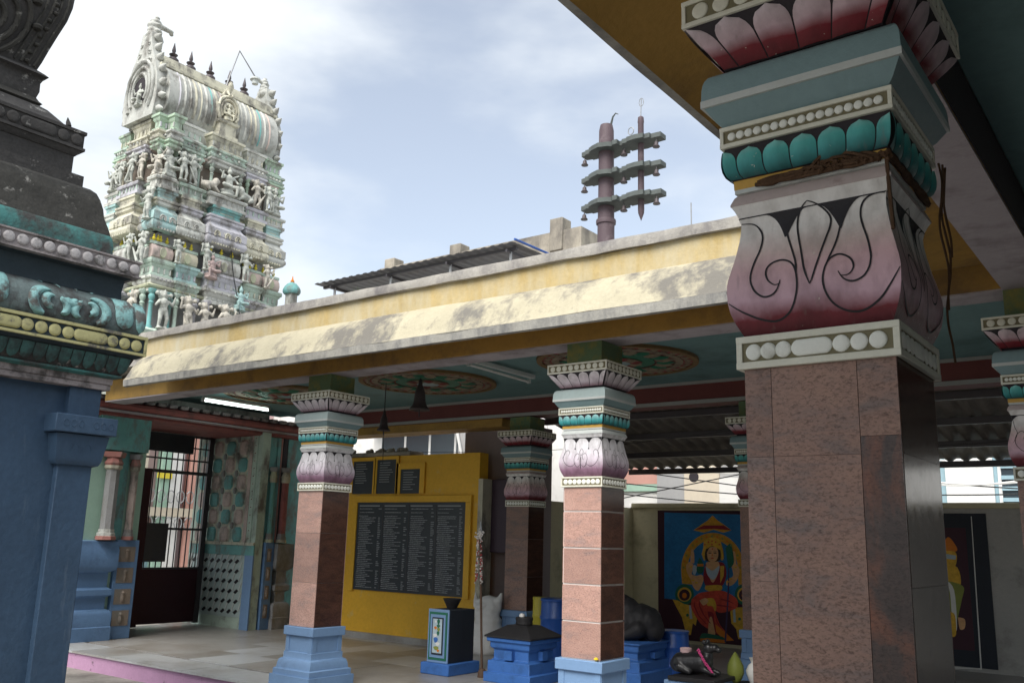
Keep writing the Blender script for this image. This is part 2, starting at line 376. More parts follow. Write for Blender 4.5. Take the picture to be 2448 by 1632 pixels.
# ------------------------------------------------------------------ pavilion roof
def loft(mb, prof, t0, t1fn, mapf, n=40, jit=.004, seed=1):
    """run an outline along an axis with slightly uneven plaster; mapf(t, a, z)"""
    rnd = random.Random(seed); k = len(mb.v); m = len(prof)
    wob = [[rnd.uniform(-1, 1) for _ in range(m)] for _ in range(n+1)]
    for i in range(n+1):
        for j, (a, z) in enumerate(prof):
            t = t0+(t1fn(a)-t0)*i/n; w = (wob[i][j]+wob[max(0, i-1)][j])*.5*jit
            mb.v.append(mapf(t, a+w*.6, z+w))
    for i in range(n):
        for j in range(m-1): a = k+i*m+j; mb.f.append((a, a+1, a+m+1, a+m))
    return mb
P_EAVE = [(5.74, 3.325), (5.70, 3.33), (5.695, 3.405)]
P_EAVE2 = [(5.695, 3.405), (5.715, 3.425), (5.75, 3.49), (5.79, 3.57), (5.84, 3.64), (5.90, 3.70), (5.945, 3.735)]
P_PAR = [(5.94, 3.73), (5.94, 3.80), (5.94, 3.93)]
P_COP = [(5.94, 3.93), (5.90, 3.93), (5.895, 3.975), (5.90, 4.015), (6.0, 4.02), (6.12, 4.015), (6.12, 3.75)]
P_UND = [(5.74, 3.325), (5.80, 3.37), (6.0, 3.44), (6.27, 3.50)]
XV = -1.435
roof = thing('pavilion_roof', 'pillared hall roof with mustard beam, curved cream eave and stained yellow parapet', 'roof', (-5, 6.4, 3.3))
mitre = lambda a: XV+(a-5.70)
flat = lambda t, a, z: (t, a, z)
for nm, prof, mt, jit, x0 in (('eave_lip', P_EAVE, 'lip_grey', .004, -10.0), ('eave', P_EAVE2, 'cream_eave', .007, -10.0), ('parapet', P_PAR, 'yellow_parapet', .004, -10.25), ('coping', P_COP, 'coping', .009, -10.3), ('eave_underside', P_UND, 'mustard', .003, -10.0)):
    loft(MB(), prof, x0, mitre, flat, 60, jit, 3).build(nm, mt, roof, ang=50)
MB().prism(P_EAVE+P_EAVE2[1:]+[(6.27, 3.735), (6.27, 3.50)]+P_UND[::-1][1:-1], lambda a, z: (-10.0, a, z), lambda a, z: (-9.985, a, z)).build('eave_end', 'cream_eave', roof)
MB().box(-11.4, 2.5, 6.27, 6.55, 3.33, 3.60).build('beam', 'mustard', roof, bevel=.008)
MB().box(-11.39, 2.5, 6.272, 6.548, 3.318, 3.329).build('beam_soffit', 'soffit_paint', roof)
MB().box(-12.3, 3.4, 5.96, 10.4, 3.64, 3.745).build('roof_slab', 'coping', roof)
MB().box(-12.3, 3.4, 6.56, 9.87, 3.604, 3.632).build('ceiling', 'ceiling_teal', roof)
bt = MB().box(-10.9, 3.4, 9.88, 10.16, 3.33, 3.60).build('maroon_beam', 'maroon', roof)
MB().box(-10.9, 3.4, 9.862, 9.878, 3.565, 3.602).build('cream_strip', 'strip_grey', bt)
MB().box(-10.9, 3.4, 9.862, 9.878, 3.33, 3.375).build('grey_strip', 'strip_grey', bt)
MB().box(-10.9, -7.6, 9.90, 10.3, 3.215, 3.327).build('lintel', 'mustard', roof)
side = thing('wing_roof', 'roof over the near pillar with mustard eave underside and peeling pale beam', 'roof', (-1, 2, 3.3))
MB().box(-11.39, 2.5, 6.5505, 6.556, 3.331, 3.602).build('beam_face', 'maroon', roof)
def mp2(t, a, z): return (XV+(a-5.70), t, z)
for nm, prof, mt, jit in (('eave_lip', P_EAVE, 'lip_grey', .004), ('eave', P_EAVE2, 'cream_eave', .007), ('parapet', P_PAR, 'yellow_parapet', .004), ('coping', P_COP, 'coping', .009), ('eave_underside', P_UND, 'mustard', .003)):
    loft(MB(), prof, -6.0, lambda a: a, mp2, 60, jit, 5).build(nm, mt, side, ang=50)
MB().box(-.867, -.60, -6, 6.26, 3.33, 3.60).build('beam', 'mustard', side, bevel=.008)
MB().box(-.865, -.602, -6, 6.26, 3.318, 3.329).build('beam_soffit', 'soffit_paint', side)
MB().box(-.5995, -.594, -6, 6.26, 3.331, 3.602).build('beam_face', 'dark_core', side)
MB().box(-1.18, 3.4, -6, 5.95, 3.64, 3.745).build('roof_slab', 'coping', side)
MB().box(-.59, 3.4, -6, 6.26, 3.604, 3.632).build('ceiling', 'ceiling_teal', side)
w = tag(MB().box(3.3, 3.5, -6, 9.8, .03, 3.6).build('light_block_wall', 'mauve_wall'), 'plain mauve wall added out of view to hold back side light', 'wall')  # unseen wall, added to keep side light off the pillars
# painted ceiling medallions
def medallion(cx, cy, label):
    t = thing('ceiling_medallion', label, 'medallion', (cx, cy, 3.603), 'painted ceiling medallions')
    R = .86
    for nm, r0, r1, zz, mt in (('rim', .80, R, -.035, 'm_gold'), ('dark_ring', .70, .80, -.022, 'p_darkred'), ('pale_ring', .62, .70, -.03, 'm_tan'), ('red_ring', .40, .62, -.02, 'm_red'), ('green_ring', .26, .40, -.026, 'p_green'), ('cream_ring', .16, .26, -.034, 'm_tan'), ('heart', .0, .16, -.04, 'slab_teal')):
        mb = MB(); seg = 48; k = 0
        pr = [(r0, 0), (r0, zz), (r1, zz), (r1, 0)] if r0 > 0 else [(.001, zz), (r1, zz), (r1, 0)]
        mb.lathe(pr, seg, cap=False).build(nm, mt, t, world=False)
    pm = None
    for k in range(24):
        a = 2*pi*k/24
        if pm is None:
            mb = MB(); mb.grid(lambda u, v: ((u-.5)*.16*sin(pi*(.12+.86*v))**.7, v*.2, -.004-.02*sin(pi*u)*sin(pi*min(1, v+.1))), 4, 5); pm = mb.mesh('petal')
        put('petal', pm, 'm_tan' if k % 2 else 'p_green', t, (-sin(a)*.42, cos(a)*.42, -.024), (0, 0, a))
    for k in range(12):
        a = 2*pi*(k+.5)/12; put('petal', pm, 'm_red' if k % 2 else 'm_tan', t, (-sin(a)*.14, cos(a)*.14, -.036), (0, 0, a), (.8, .7, 1))
    for k in range(36):
        a = 2*pi*k/36; put('bead', pm, 'm_tan', t, (-sin(a)*.71, cos(a)*.71, -.024), (0, 0, a), (.55, .45, .7))
    return t
medallion(-7.6, 8.35, 'round painted ceiling medallion above the two hanging bells')
medallion(-4.85, 8.3, 'round painted ceiling medallion behind the pillar with white-jointed tiles')
medallion(-10.1, 8.2, 'round painted ceiling medallion beside the glowing tube light')
# ------------------------------------------------------------------ pillars
Z0 = FZ
VASE = [(.176, 2.207), (.182, 2.218), (.194, 2.243), (.203, 2.268), (.2075, 2.293), (.209, 2.318), (.2085, 2.34), (.2055, 2.358), (.201, 2.376), (.191, 2.417), (.183, 2.458), (.179, 2.488), (.1785, 2.505), (.183, 2.524), (.190, 2.54), (.197, 2.552)]
LOTUS = [(.202, 2.936), (.211, 2.95), (.224, 2.968), (.237, 2.986), (.252, 3.006), (.266, 3.026), (.279, 3.048)]
TEALB = [(.193, 2.623), (.201, 2.631), (.2065, 2.645), (.209, 2.665), (.209, 2.69), (.207, 2.71)]
def sq(prof): return MB().rect(0, 0, 0, 0, [(h, z-Z0) for h, z in prof])
def face_pt(a, z, tab, off=0.0): h = interp(tab, z); return (a*h, -h-off, z-Z0)
def petal_mesh(name, am, da, z0, z1, tab, bulge, ulo=0., uhi=1.):
    def fn(u, v):
        u = ulo+(uhi-ulo)*u
        w_ = 1 if v < .55 else sqrt(max(0, 1-((v-.55)/.45)**2))
        a = am+(u-.5)*da*.955*max(w_, .02); z = z0+(z1-z0)*v
        x, y, zz = face_pt(a, z, tab, .0022+bulge*max(0, 1-(2*u-1)**2)*(.35+.65*sin(pi*min(1, v*.8+.1))))
        return (x, y, zz)
    return MB().grid(fn, 8, 10).mesh(name, 60)
def ribbon(mb, pts, wd, tab, off=.0016, wid=None):
    """painted line following the bulging face; pts are (a, z)"""
    n_ = len(pts); P = []
    for i, (a, z) in enumerate(pts):
        h = interp(tab, z)
        a0, z0_ = pts[max(0, i-1)]; a1, z1_ = pts[min(n_-1, i+1)]
        dx, dz = (a1-a0)*h, z1_-z0_; L = sqrt(dx*dx+dz*dz) or 1
        ww = wd*(.35+.65*min(1, 6*i/n_, 6*(n_-1-i)/n_ + .2))
        nx, nz = -dz/L*ww, dx/L*ww
        for sg in (-1, 1):
            zz = z+sg*nz; hh = interp(tab, zz); P.append((a*h+sg*nx, -hh-off, zz-Z0))
    mb.add(P, [(2*i, 2*i+1, 2*i+3, 2*i+2) for i in range(n_-1)])
def dark_fill(mb, tab, ztop, low, off=.0012, na=64, nz=8, ext=.999):
    def fn(u, v):
        a = -ext+2*ext*u; zl = low(a); return face_pt(a, zl+(ztop-zl)*v, tab, off)
    mb.grid(fn, na, nz)
def cusp(centres, depth, hw):
    def low(a):
        d = 0
        for c in centres:
            q = abs(a-c)/hw
            if q < 1: d = max(d, depth*(1-q)**2.1)
        return d
    return low
P3X, P3Y = -.697, 2.3066
def px_vase(u, v):
    z = 2.38
    for _ in range(6): p = at(u, v, y=P3Y-interp(VASE, z)); z = p.z
    h = interp(VASE, z); return ((p.x-P3X)/h, z)
def zo(x, y): return (1600+x*.361, 400+y*.361)
ART3 = [[(480, 380), (560, 380), (606, 420), (620, 470), (605, 540), (565, 630), (540, 710), (542, 770), (570, 825), (625, 858), (680, 845), (715, 805), (735, 745)],
        [(735, 765), (700, 778), (660, 755), (640, 710), (650, 665), (690, 630), (750, 614), (805, 630), (835, 680), (846, 760), (838, 850), (810, 940), (755, 1000), (690, 1020), (600, 1005), (520, 975), (450, 940), (395, 905)],
        [(772, 395), (790, 470), (815, 550), (835, 620), (842, 690)],
        [(912, 221), (970, 240), (1030, 280), (1068, 330), (1066, 390), (1040, 460), (1010, 540), (975, 640), (950, 720), (930, 770)],
        [(912, 221), (878, 265), (856, 325), (850, 400), (862, 490), (876, 570), (888, 650), (905, 710), (930, 770)],
        [(1430, 166), (1370, 172), (1310, 200), (1275, 250), (1268, 320), (1285, 390), (1310, 460), (1330, 540), (1336, 600), (1320, 670), (1280, 725), (1215, 752), (1155, 735), (1118, 686)],
        [(1130, 714), (1180, 710), (1212, 680), (1220, 640), (1195, 598), (1140, 575), (1090, 585), (1050, 620), (1025, 680), (1017, 750), (1035, 820), (1075, 885), (1130, 928), (1200, 952), (1275, 950), (1345, 915), (1410, 855), (1460, 780), (1500, 710), (1530, 655)],
        [(1142, 330), (1130, 400), (1112, 470), (1085, 540), (1045, 620)]]
def art_traced(mb):
    for ln in ART3:
        pts = smooth_pts([px_vase(*zo(*p)) for p in ln], 5); ribbon(mb, pts, .0024, VASE)
    c = cusp([-.33, .40], .075, .30)
    dark_fill(mb, VASE, 2.522, lambda a: 2.519-c(a), .0012)
def art_fleur(mb):
    f = lambda L: [(a, 2.215+.315*b_) for a, b_ in L]
    for sgn in (-1, 1):
        for L in ([(0, .16), (.02, .34), (.0, .5)], [(0, .30), (.14, .22), (.26, .30), (.30, .45), (.22, .56), (.10, .54), (.08, .44), (.16, .40)],
                  [(.20, .33), (.42, .24), (.64, .28), (.80, .42), (.82, .58), (.70, .66), (.58, .60), (.62, .50)], [(.86, .44), (.80, .62), (.90, .74), (.98, .9)],
                  [(0, .70), (.09, .60), (.0, .50)], [(.34, .86), (.345, .75), (.34, .70)]):
            ribbon(mb, smooth_pts([(sgn*a, z) for a, z in f(L)], 4), .0016, VASE)
    c = cusp([-.34, .34], .042, .26); c2 = cusp([-1, 1], .03, .26)
    dark_fill(mb, VASE, 2.522, lambda a: 2.518-max(c(a), c2(a)), .0012)
    for sgn in (-1, 1):
        a0 = .34*sgn; z0 = 2.432
        ring = [(a0+.035*cos(t), z0+.0065*sin(t)) for t in [2*pi*i/10 for i in range(10)]]
        k = len(mb.v); mb.v += [face_pt(a, z, VASE, .0015) for a, z in ring]; mb.f.append(tuple(range(k, k+10)))
def bead_row(n_, pill=False):
    """centres and half-lengths, in units of the panel"""
    if not pill: return [((i+.5)/n_*2-1, 0) for i in range(n_)]
    return [(-.885, 0), (-.665, 0), (-.445, 0), (-.04, .45), (.37, 0), (.61, 0), (.86, 0)]
_bead = {}
def bead_mesh(r, half):
    k = (round(r, 4), round(half, 4))
    if k not in _bead:
        pts = []
        for i in range(20):
            a = 2*pi*i/20; pts.append((r*cos(a)+(half if cos(a) > 0 else -half), r*sin(a)))
        mb = MB(); nn = len(pts)
        rings = [(1, 0), (1, .35), (.93, .75), (.6, 1), (.02, 1.05)]
        for s_, d in rings: mb.v += [((p[0]-(half if p[0] > 0 else -half)*(1 if s_ > .5 else .6))*s_ + (half if p[0] > 0 else -half)*(1 if s_ > .5 else .6), -d*.0045, p[1]*s_) for p in pts]
        for j in range(len(rings)-1):
            for i in range(nn): a = j*nn+i; b_ = j*nn+(i+1) % nn; mb.f.append((a, b_, b_+nn, a+nn))
        mb.f.append(tuple((len(rings)-1)*nn+i for i in range(nn)))
        _bead[k] = mb.mesh('bead', 50)
    return _bead[k]
def bead_band(P, name, h, z0, z1, beads, mats, faces, fr=.011, pill=False):
    z0 -= Z0; z1 -= Z0
    bb = MB().rect(0, 0, 0, 0, [(h-.005, z0), (h-.005, z1)]).build(name, mats[2], P, world=False)
    f = MB(); e = fr
    f.rect(0, 0, 0, 0, [(h-.012, z0-.001), (h, z0-.001), (h, z0+e), (h-.012, z0+e)], cap=False)
    f.rect(0, 0, 0, 0, [(h-.012, z1-e), (h, z1-e), (h, z1+.001), (h-.012, z1+.001)], cap=False)
    for sx in (-1, 1):
        for sy in (-1, 1): f.box(min(sx*(h-e), sx*(h-.0006)), max(sx*(h-e), sx*(h-.0006)), min(sy*(h-e), sy*(h-.0006)), max(sy*(h-e), sy*(h-.0006)), z0+e-.001, z1-e+.001)
    f.build('band_frame', mats[0], bb, world=False, bevel=.0015)
    zc = (z0+z1)/2; wd = h-fr-.004; r = (z1-z0)/2-fr-.003
    r = min(r, wd/beads*.93)
    for k in faces:
        R_ = Matrix.Rotation(k*pi/2, 3, 'Z')
        for a, hl in bead_row(beads, pill):
            p = R_ @ Vector((a*wd*.97, -h+.005, zc))
            put('bead', bead_mesh(r, hl*wd*.37), mats[1], bb, p, (0, 0, k*pi/2))
    return bb
_pm = {}
def petals(P, core, n_, z0, z1, tab, bulge, mat, faces, key):
    for k in faces:
        for i in range(n_+1):
            ck = (key, n_, i)
            if ck not in _pm:
                am = -1+2*i/n_; lo, hi = (0., 1.)
                if i == 0: lo = .5
                if i == n_: hi = .5
                _pm[ck] = petal_mesh('petal', am, 2/n_, z0, z1, tab, bulge, lo, hi)
            put('petal', _pm[ck], mat, core, (0, 0, 0), (0, 0, k*pi/2))
def pillar(cx, cy, label, style, faces=(0, 1, 3)):
    P = thing('temple_pillar', label, 'pillar', (cx, cy, FZ), 'granite clad temple pillars')
    rich = style in ('near', 'rich')
    # painted base
    bs = MB().rect(0, 0, 0, 0, [(.29, 0), (.29, .108), (.268, .108), (.268, .16), (.262, .165), (.247, .17), (.244, .20), (.239, .225), (.231, .245), (.222, .255), (.205, .262), (.203, .266), (.203, .318), (.196, .322), (.190, .324), (.190, .474)])
    bo = bs.build('base', 'blue_base', P, world=False)
    MB().rect(0, 0, 0, 0, [(.215, .474), (.215, .558)]).build('base_cap', 'blue_base', bo, world=False, bevel=.006)
    st = MB()
    for k in range(4):
        q = MB()
        for s_ in (-1, 1): q.box(s_*.165-.025, s_*.165+.025, -.1965, -.185, .325, .4735)
        for i in range(6): xx = -.17+.068*i; q.add([(xx, -.243, .19), (xx+.02, -.2455, .172), (xx+.028, -.2455, .172), (xx+.006, -.240, .205)], [(0, 1, 2, 3)])
        R_ = Matrix.Rotation(k*pi/2, 3, 'Z'); st.add([tuple(R_ @ Vector(p)) for p in q.v], q.f)
    st.build('base_strip', 'blue_base', bo, world=False)
    # shaft with granite tiles
    gm = {'near': 'granite', 'rich': 'granite', 'pale': 'granite_pale'}[style]
    sh = MB().rect(0, 0, 0, 0, [(.1735, .556), (.1735, 1.88)]).build('shaft', 'granite_grout' if style == 'pale' else 'mauve_wall', P, world=False)
    if style == 'pale' and 'white' in label: rows, gap = [.56, .84, 1.12, 1.40, 1.685, 1.877], .013
    elif style == 'near': rows, gap = [.56, .79, 1.08, 1.37, 1.66, 1.877], .0009
    else: rows, gap = [.56, .98, 1.46, 1.877], .003
    cols0 = [-1, -.625, .508, 1] if style == 'near' else [-1, 1]
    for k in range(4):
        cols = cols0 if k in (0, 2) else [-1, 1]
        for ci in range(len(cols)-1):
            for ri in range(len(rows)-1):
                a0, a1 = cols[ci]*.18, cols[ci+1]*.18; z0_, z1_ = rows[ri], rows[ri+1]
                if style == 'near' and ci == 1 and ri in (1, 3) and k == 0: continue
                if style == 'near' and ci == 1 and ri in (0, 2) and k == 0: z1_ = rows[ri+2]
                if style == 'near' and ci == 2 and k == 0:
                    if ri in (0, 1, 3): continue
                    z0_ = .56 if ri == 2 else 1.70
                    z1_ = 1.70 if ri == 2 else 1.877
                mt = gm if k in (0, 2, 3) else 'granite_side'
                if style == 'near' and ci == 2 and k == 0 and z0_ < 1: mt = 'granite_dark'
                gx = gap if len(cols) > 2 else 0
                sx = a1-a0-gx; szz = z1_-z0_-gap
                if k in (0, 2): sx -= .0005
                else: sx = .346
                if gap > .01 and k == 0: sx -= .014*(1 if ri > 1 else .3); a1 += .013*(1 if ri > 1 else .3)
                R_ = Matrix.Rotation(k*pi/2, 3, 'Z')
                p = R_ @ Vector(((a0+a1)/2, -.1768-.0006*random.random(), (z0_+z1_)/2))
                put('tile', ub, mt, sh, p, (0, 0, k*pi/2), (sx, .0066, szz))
    # capital, bottom to top
    bm_ = ('bead_cream', 'bead_white', 'bead_olive')
    bead_band(P, 'bead_band', .195, 2.127, 2.207, 8, bm_, faces, .016 if style == 'near' else .012, pill=(style == 'near'))
    va = sq(VASE+[(.186, 2.579), (.178, 2.585)]).build('vase_capital', 'vase_paint' if rich else 'vase_pale', P, world=False, ang=50)
    ln = MB(); (art_traced if style == 'near' else art_fleur)(ln); lm = ln.mesh('scroll_line', None)
    for k in faces: put('scroll_line', lm, 'line_black', va, (0, 0, 0), (0, 0, k*pi/2))
    lp = MB().rect(0, 0, 0, 0, [(h-.0, z-Z0) for h, z in ((.1985, 2.5525), (.198, 2.558), (.19, 2.577), (.182, 2.5855))]).build('vase_lip', 'pink_lip' if rich else 'slab_white', va, world=False)
    nk = MB().rect(0, 0, 0, 0, [(.178, 2.585-Z0), (.189, 2.588-Z0), (.189, 2.599-Z0)]).build('neck_fillet', 'slab_white', P, world=False)
    MB().rect(0, 0, 0, 0, [(.190, 2.599-Z0), (.191, 2.6235-Z0)]).build('gold_fillet', 'gold_paint', nk, world=False)
    tb = sq(TEALB).build('petal_band', 'dark_core' if rich else 'petal_pale', P, world=False)
    if not rich: tb.material_slots[0].link = 'OBJECT'; tb.material_slots[0].material = MATS['dark_core']
    petals(P, tb, 6, 2.624, 2.702, TEALB, .006, 'petal_teal' if rich else 'petal_pale', faces, 'teal')
    bead_band(P, 'bead_band', .2165, 2.711, 2.768, 17, bm_, faces, .011)
    MB().rect(0, 0, 0, 0, [(.205, 2.768-Z0), (.222, 2.785-Z0), (.245, 2.821-Z0)]).build('cushion_underside', 'slab_teal', P, world=False)
    cu = MB().rect(0, 0, 0, 0, [(.2505, 2.839-Z0), (.2495, 2.87-Z0), (.247, 2.887-Z0), (.243, 2.90-Z0), (.236, 2.911-Z0), (.226, 2.917-Z0), (.19, 2.92-Z0)]).build('cushion', 'slab_teal' if rich else 'slab_pale', P, world=False, ang=50)
    MB().rect(0, 0, 0, 0, [(.252, 2.8205-Z0), (.252, 2.84-Z0)]).build('cushion_edge', 'slab_white', cu, world=False)
    MB().rect(0, 0, 0, 0, [(.19, 2.915-Z0), (.19, 2.937-Z0)]).build('neck', 'dark_core', P, world=False)
    lo = sq(LOTUS).build('lotus_capital', 'dark_core', P, world=False)
    petals(P, lo, 5, 2.937, 3.045, LOTUS, .008, 'lotus_paint' if rich else 'lotus_pale', faces, 'lotus')
    bead_band(P, 'abacus', .287, 3.048, 3.124, 9, ('bead_cream', 'bead_cream', 'bead_olive'), faces, .012)
    MB().rect(0, 0, 0, 0, [(.168, 3.124-Z0), (.168, 3.317-Z0)]).build('bearing_block', 'block_green', P, world=False)
    return P
Pn = pillar(P3X, P3Y, 'large brown granite pillar with black scrolls on its flared pink capital', 'near')
pillar(-3.976, 6.438, 'granite pillar with white tile joints showing on its shaft', 'pale')
pillar(-7.222, 6.438, 'pale granite pillar standing before the yellow board wall', 'pale')
pillar(-.697, 6.438, 'granite pillar in shade at the inner corner of the hall', 'rich')
pillar(-7.256, 10.017, 'brown granite pillar beside the white sack', 'rich')
pillar(-3.976, 10.017, 'granite pillar beside the deity mural', 'rich')
# ------------------------------------------------------------------ near shrine (left)
SX, SY = -6.4, 3.486
shr = thing('shrine', 'blue walled shrine with blackened mouldings, worn teal scroll frieze and dark domed top', 'shrine', (-8, 1.5, .055))
def ring(name, prof, mat, parent=shr, ang=45):
    mb = MB(); mb.rect(-9.6, SX, -1.2, SY, prof); return mb.build(name, mat, parent, ang=ang)
wall = ring('wall', [(-.06, .055), (-.06, 2.70)], 'blue_wall')
def pil(y0, y1, lab=None):
    p = MB().box(SX-.06, SX, y0, y1, .055, 2.165).build('pilaster', 'blue_wall', shr, bevel=.006)
    mb = MB(); mb.rect(SX-.3, SX, y0, y1, [(0, 2.125), (.028, 2.135), (.036, 2.15), (.042, 2.165), (.05, 2.22), (.062, 2.30), (.068, 2.345)]); mb.build('capital', 'blue_wall', p)
    MB().rect(SX-.3, SX, y0, y1, [(.103, 2.352), (.103, 2.478)]).build('capital_slab', 'blue_wall', p, bevel=.006)
    MB().box(SX-.3, SX+.004, y0+.02, y1+.003, 2.478, 2.69).build('capital_block', 'blue_wall', p, bevel=.005)
    for i, yy in enumerate([y0-.03+.055*k for k in range(7)]):
        if i in (3,): continue
        mb = MB(); mb.tube([(SX+.1035, yy+.019*cos(t), 2.417+.023*sin(t)) for t in [2*pi*j/14 for j in range(15)]], .003, 5); mb.build('rosette_ring', 'blue_wall', p)
    for yy in (y0+.08, y0+.17):
        mb = MB(); mb.tube([(SX+.058, yy+.03*cos(t), 2.23+.05*sin(t)) for t in [pi*j/10 for j in range(11)]], .003, 5); mb.build('arch_line', 'blue_wall', p)
pil(3.235, SY); pil(1.9, 2.15); pil(.4, .65)
ring('pink_moulding', [(.041, 2.688), (.043, 2.72), (.038, 2.726), (.05, 2.73), (.052, 2.772)], 'greypink_worn')
gl = ring('green_lip', [(.06, 2.772), (.093, 2.785), (.095, 2.80), (.085, 2.802)], 'teal_worn')
PT = [(.088, 2.80), (.100, 2.815), (.115, 2.845), (.13, 2.88), (.142, 2.91), (.149, 2.93)]
core = ring('petal_course', [(o-.006, z) for o, z in PT], 'stone_black')
def strip_pt(y, z, tab, off=0): return (SX+interp(tab, z)+off, y, z)
def petal_row(parent, tab, z0, z1, ys, wd, bulge, mat, up=True):
    for yc_ in ys:
        def fn(u, v, yc_=yc_):
            w_ = 1 if v < .45 else sqrt(max(0, 1-((v-.45)/.55)**2)); z = z0+(z1-z0)*v if up else z1-(z1-z0)*v
            return strip_pt(yc_+(u-.5)*wd*.93*max(w_, .03), z, tab, .002+bulge*(1-(2*u-1)**2)*(.3+.7*sin(pi*min(1, .1+.8*v))))
        MB().grid(fn, 6, 7).build('petal', mat, parent, ang=60)
petal_row(core, PT, 2.81, 2.925, [3.56-.088*i for i in range(16)], .088, .012, 'green_worn', up=False)
yb = ring('bead_course', [(.15, 2.93), (.186, 2.954), (.186, 3.102), (.16, 3.11)], 'dark_recess')
for z0, z1 in ((2.954, 2.976), (3.078, 3.103)): ring('bead_course_edge', [(.19, z0), (.203, z0+.002), (.203, z1-.002), (.19, z1)], 'yellow_worn', yb)
MB().box(SX+.17, SX+.2025, SY+.185, SY+.2025, 2.976, 3.078).build('corner_edge', 'yellow_worn', yb)
def disc(y, zc, r, half, o, mat, parent):
    put('bead', bead_mesh(r, half), mat, parent, Vector((SX+o, y, zc))-absloc(parent), (0, 0, pi/2), (1, 2.6, 1))
y_ = 3.61
for kind in 'ccc-cccc-ccc-ccc-cc':
    if kind == 'c': disc(y_, 3.027, .043, 0, .186, 'yellow_worn', yb); y_ -= .094
    else: disc(y_-.07, 3.027, .043, .085, .186, 'yellow_worn', yb); y_ -= .235
SCR = [(.160, 3.108), (.172, 3.13), (.178, 3.16), (.177, 3.20), (.168, 3.25), (.150, 3.295), (.118, 3.335), (.085, 3.362), (.05, 3.380)]
sb_ = ring('scroll_course', [(o-.012, z) for o, z in SCR], 'frieze_worn')
def crescent(cy_, cz_, R0, R1, t0, t1, w0, w1, mat, bulge=.02, n_=16):
    w0 *= 1.35; w1 *= 1.35
    def fn(u, v):
        t = t0+(t1-t0)*u; R_ = R0+(R1-R0)*u; w_ = (w0+(w1-w0)*u)*(sin(pi*min(1, max(0.02, u*.9+.1)))**.5)
        r = R_+(v-.5)*w_
        z = min(3.378, max(3.112, cz_+r*sin(t)))
        return strip_pt(cy_+r*cos(t), z, SCR, -.006+bulge*sin(pi*v))
    MB().grid(fn, n_, 5).build('scroll_leaf', mat, sb_, ang=60)
def tongue(yc_, wd, z0, z1, mat='leaf_worn'):
    def fn(u, v):
        w_ = 1 if v > .4 else sqrt(max(0, 1-((.4-v)/.4)**2)); z = z0+(z1-z0)*v
        return strip_pt(yc_+(u-.5)*wd*max(w_, .03), z, SCR, -.006+.016*(1-(2*u-1)**2)**.5*min(1, 3*(v+.05)))
    MB().grid(fn, 10, 10).build('tongue_leaf', mat, sb_, ang=60)
tongue(3.635, .085, 3.125, 3.365); tongue(3.505, .145, 3.13, 3.37)
for b0, sg in ((3.27, 1), (2.93, -1), (2.35, 1), (1.9, -1)):
    crescent(b0, 3.225, .10, .085, radians(-80 if sg > 0 else 260), radians(110 if sg > 0 else 70), .06, .05, 'leaf_worn')
    crescent(b0-.03*sg, 3.235, .045, .035, radians(-100 if sg > 0 else 280), radians(120 if sg > 0 else 60), .05, .04, 'leaf_worn')
    crescent(b0-.14*sg, 3.30, .07, .05, radians(200 if sg > 0 else -20), radians(330 if sg > 0 else -150), .05, .05, 'leaf_worn')
    crescent(b0-.10*sg, 3.19, .05, .035, radians(90 if sg > 0 else 90), radians(270 if sg > 0 else -90), .05, .04, 'leaf_worn')
    crescent(b0-.02*sg, 3.345, .05, .09, radians(30 if sg > 0 else 150), radians(175 if sg > 0 else 5), .04, .03, 'leaf_worn', .012)
tongue(2.60, .145, 3.13, 3.37); tongue(2.14, .145, 3.13, 3.37)
ring('neck_course', [(.044, 3.378), (.04, 3.44), (.05, 3.53), (.09, 3.545)], 'dark_recess')
cb = ring('circle_course', [(.09, 3.545), (.118, 3.553), (.118, 3.677), (.09, 3.68)], 'greypink_worn')
for z0, z1 in ((3.549, 3.567), (3.664, 3.681)): ring('circle_course_edge', [(.12, z0), (.13, z0+.002), (.13, z1-.002), (.12, z1)], 'greypink_worn', cb)
for i in range(22): disc(3.565-.0925*i, 3.615, .04, 0, .118, 'disc_worn', cb)
ring('sloped_course', [(.09, 3.681), (.03, 3.70), (-.03, 3.715)], 'stone_moss')
ring('teal_course', [(-.03, 3.71), (-.028, 3.78), (-.04, 3.85), (-.05, 3.87)], 'teal_worn')
ring('rubble_course', [(-.05, 3.87), (-.07, 3.94), (-.095, 4.01), (-.105, 4.08), (-.125, 4.15), (-.15, 4.205), (-.185, 4.235), (-.23, 4.25)], 'stone_moss', ang=60)
rc = ring('step_course', [(-.226, 4.248), (-.226, 4.335)], 'stone_black')
ring('attic_wall', [(-.292, 4.335), (-.292, 4.50)], 'stone_black')
b1 = ring('attic_bead_course', [(-.285, 4.495), (-.25, 4.535), (-.25, 4.69), (-.27, 4.70)], 'stone_black')
for z0, z1 in ((4.536, 4.562), (4.668, 4.697)): ring('bead_course_edge', [(-.25, z0), (-.238, z0+.002), (-.238, z1-.002), (-.25, z1)], 'stone_black', b1)
y_ = 3.18
for kind in 'cc-cc-ccc-cc':
    if kind == 'c': disc(y_, 4.615, .047, 0, -.25, 'stone_black', b1); y_ -= .105
    else: disc(y_-.08, 4.615, .047, .09, -.25, 'stone_black', b1); y_ -= .27
ring('curl_slope', [(-.30, 4.697), (-.345, 4.73), (-.40, 4.79), (-.46, 4.855), (-.505, 4.885)], 'stone_black', ang=60)
mb = MB(); mb.tube([(SX-.34, SY-.34, 4.74), (SX-.345, SY-.345, 4.77), (SX-.352, SY-.35, 4.81)], [.022, .018, .003]); mb.build('corner_curl', 'stone_black', shr)
ring('lotus_lip', [(-.505, 4.885), (-.49, 4.90), (-.51, 4.92), (-.528, 4.95)], 'stone_moss')
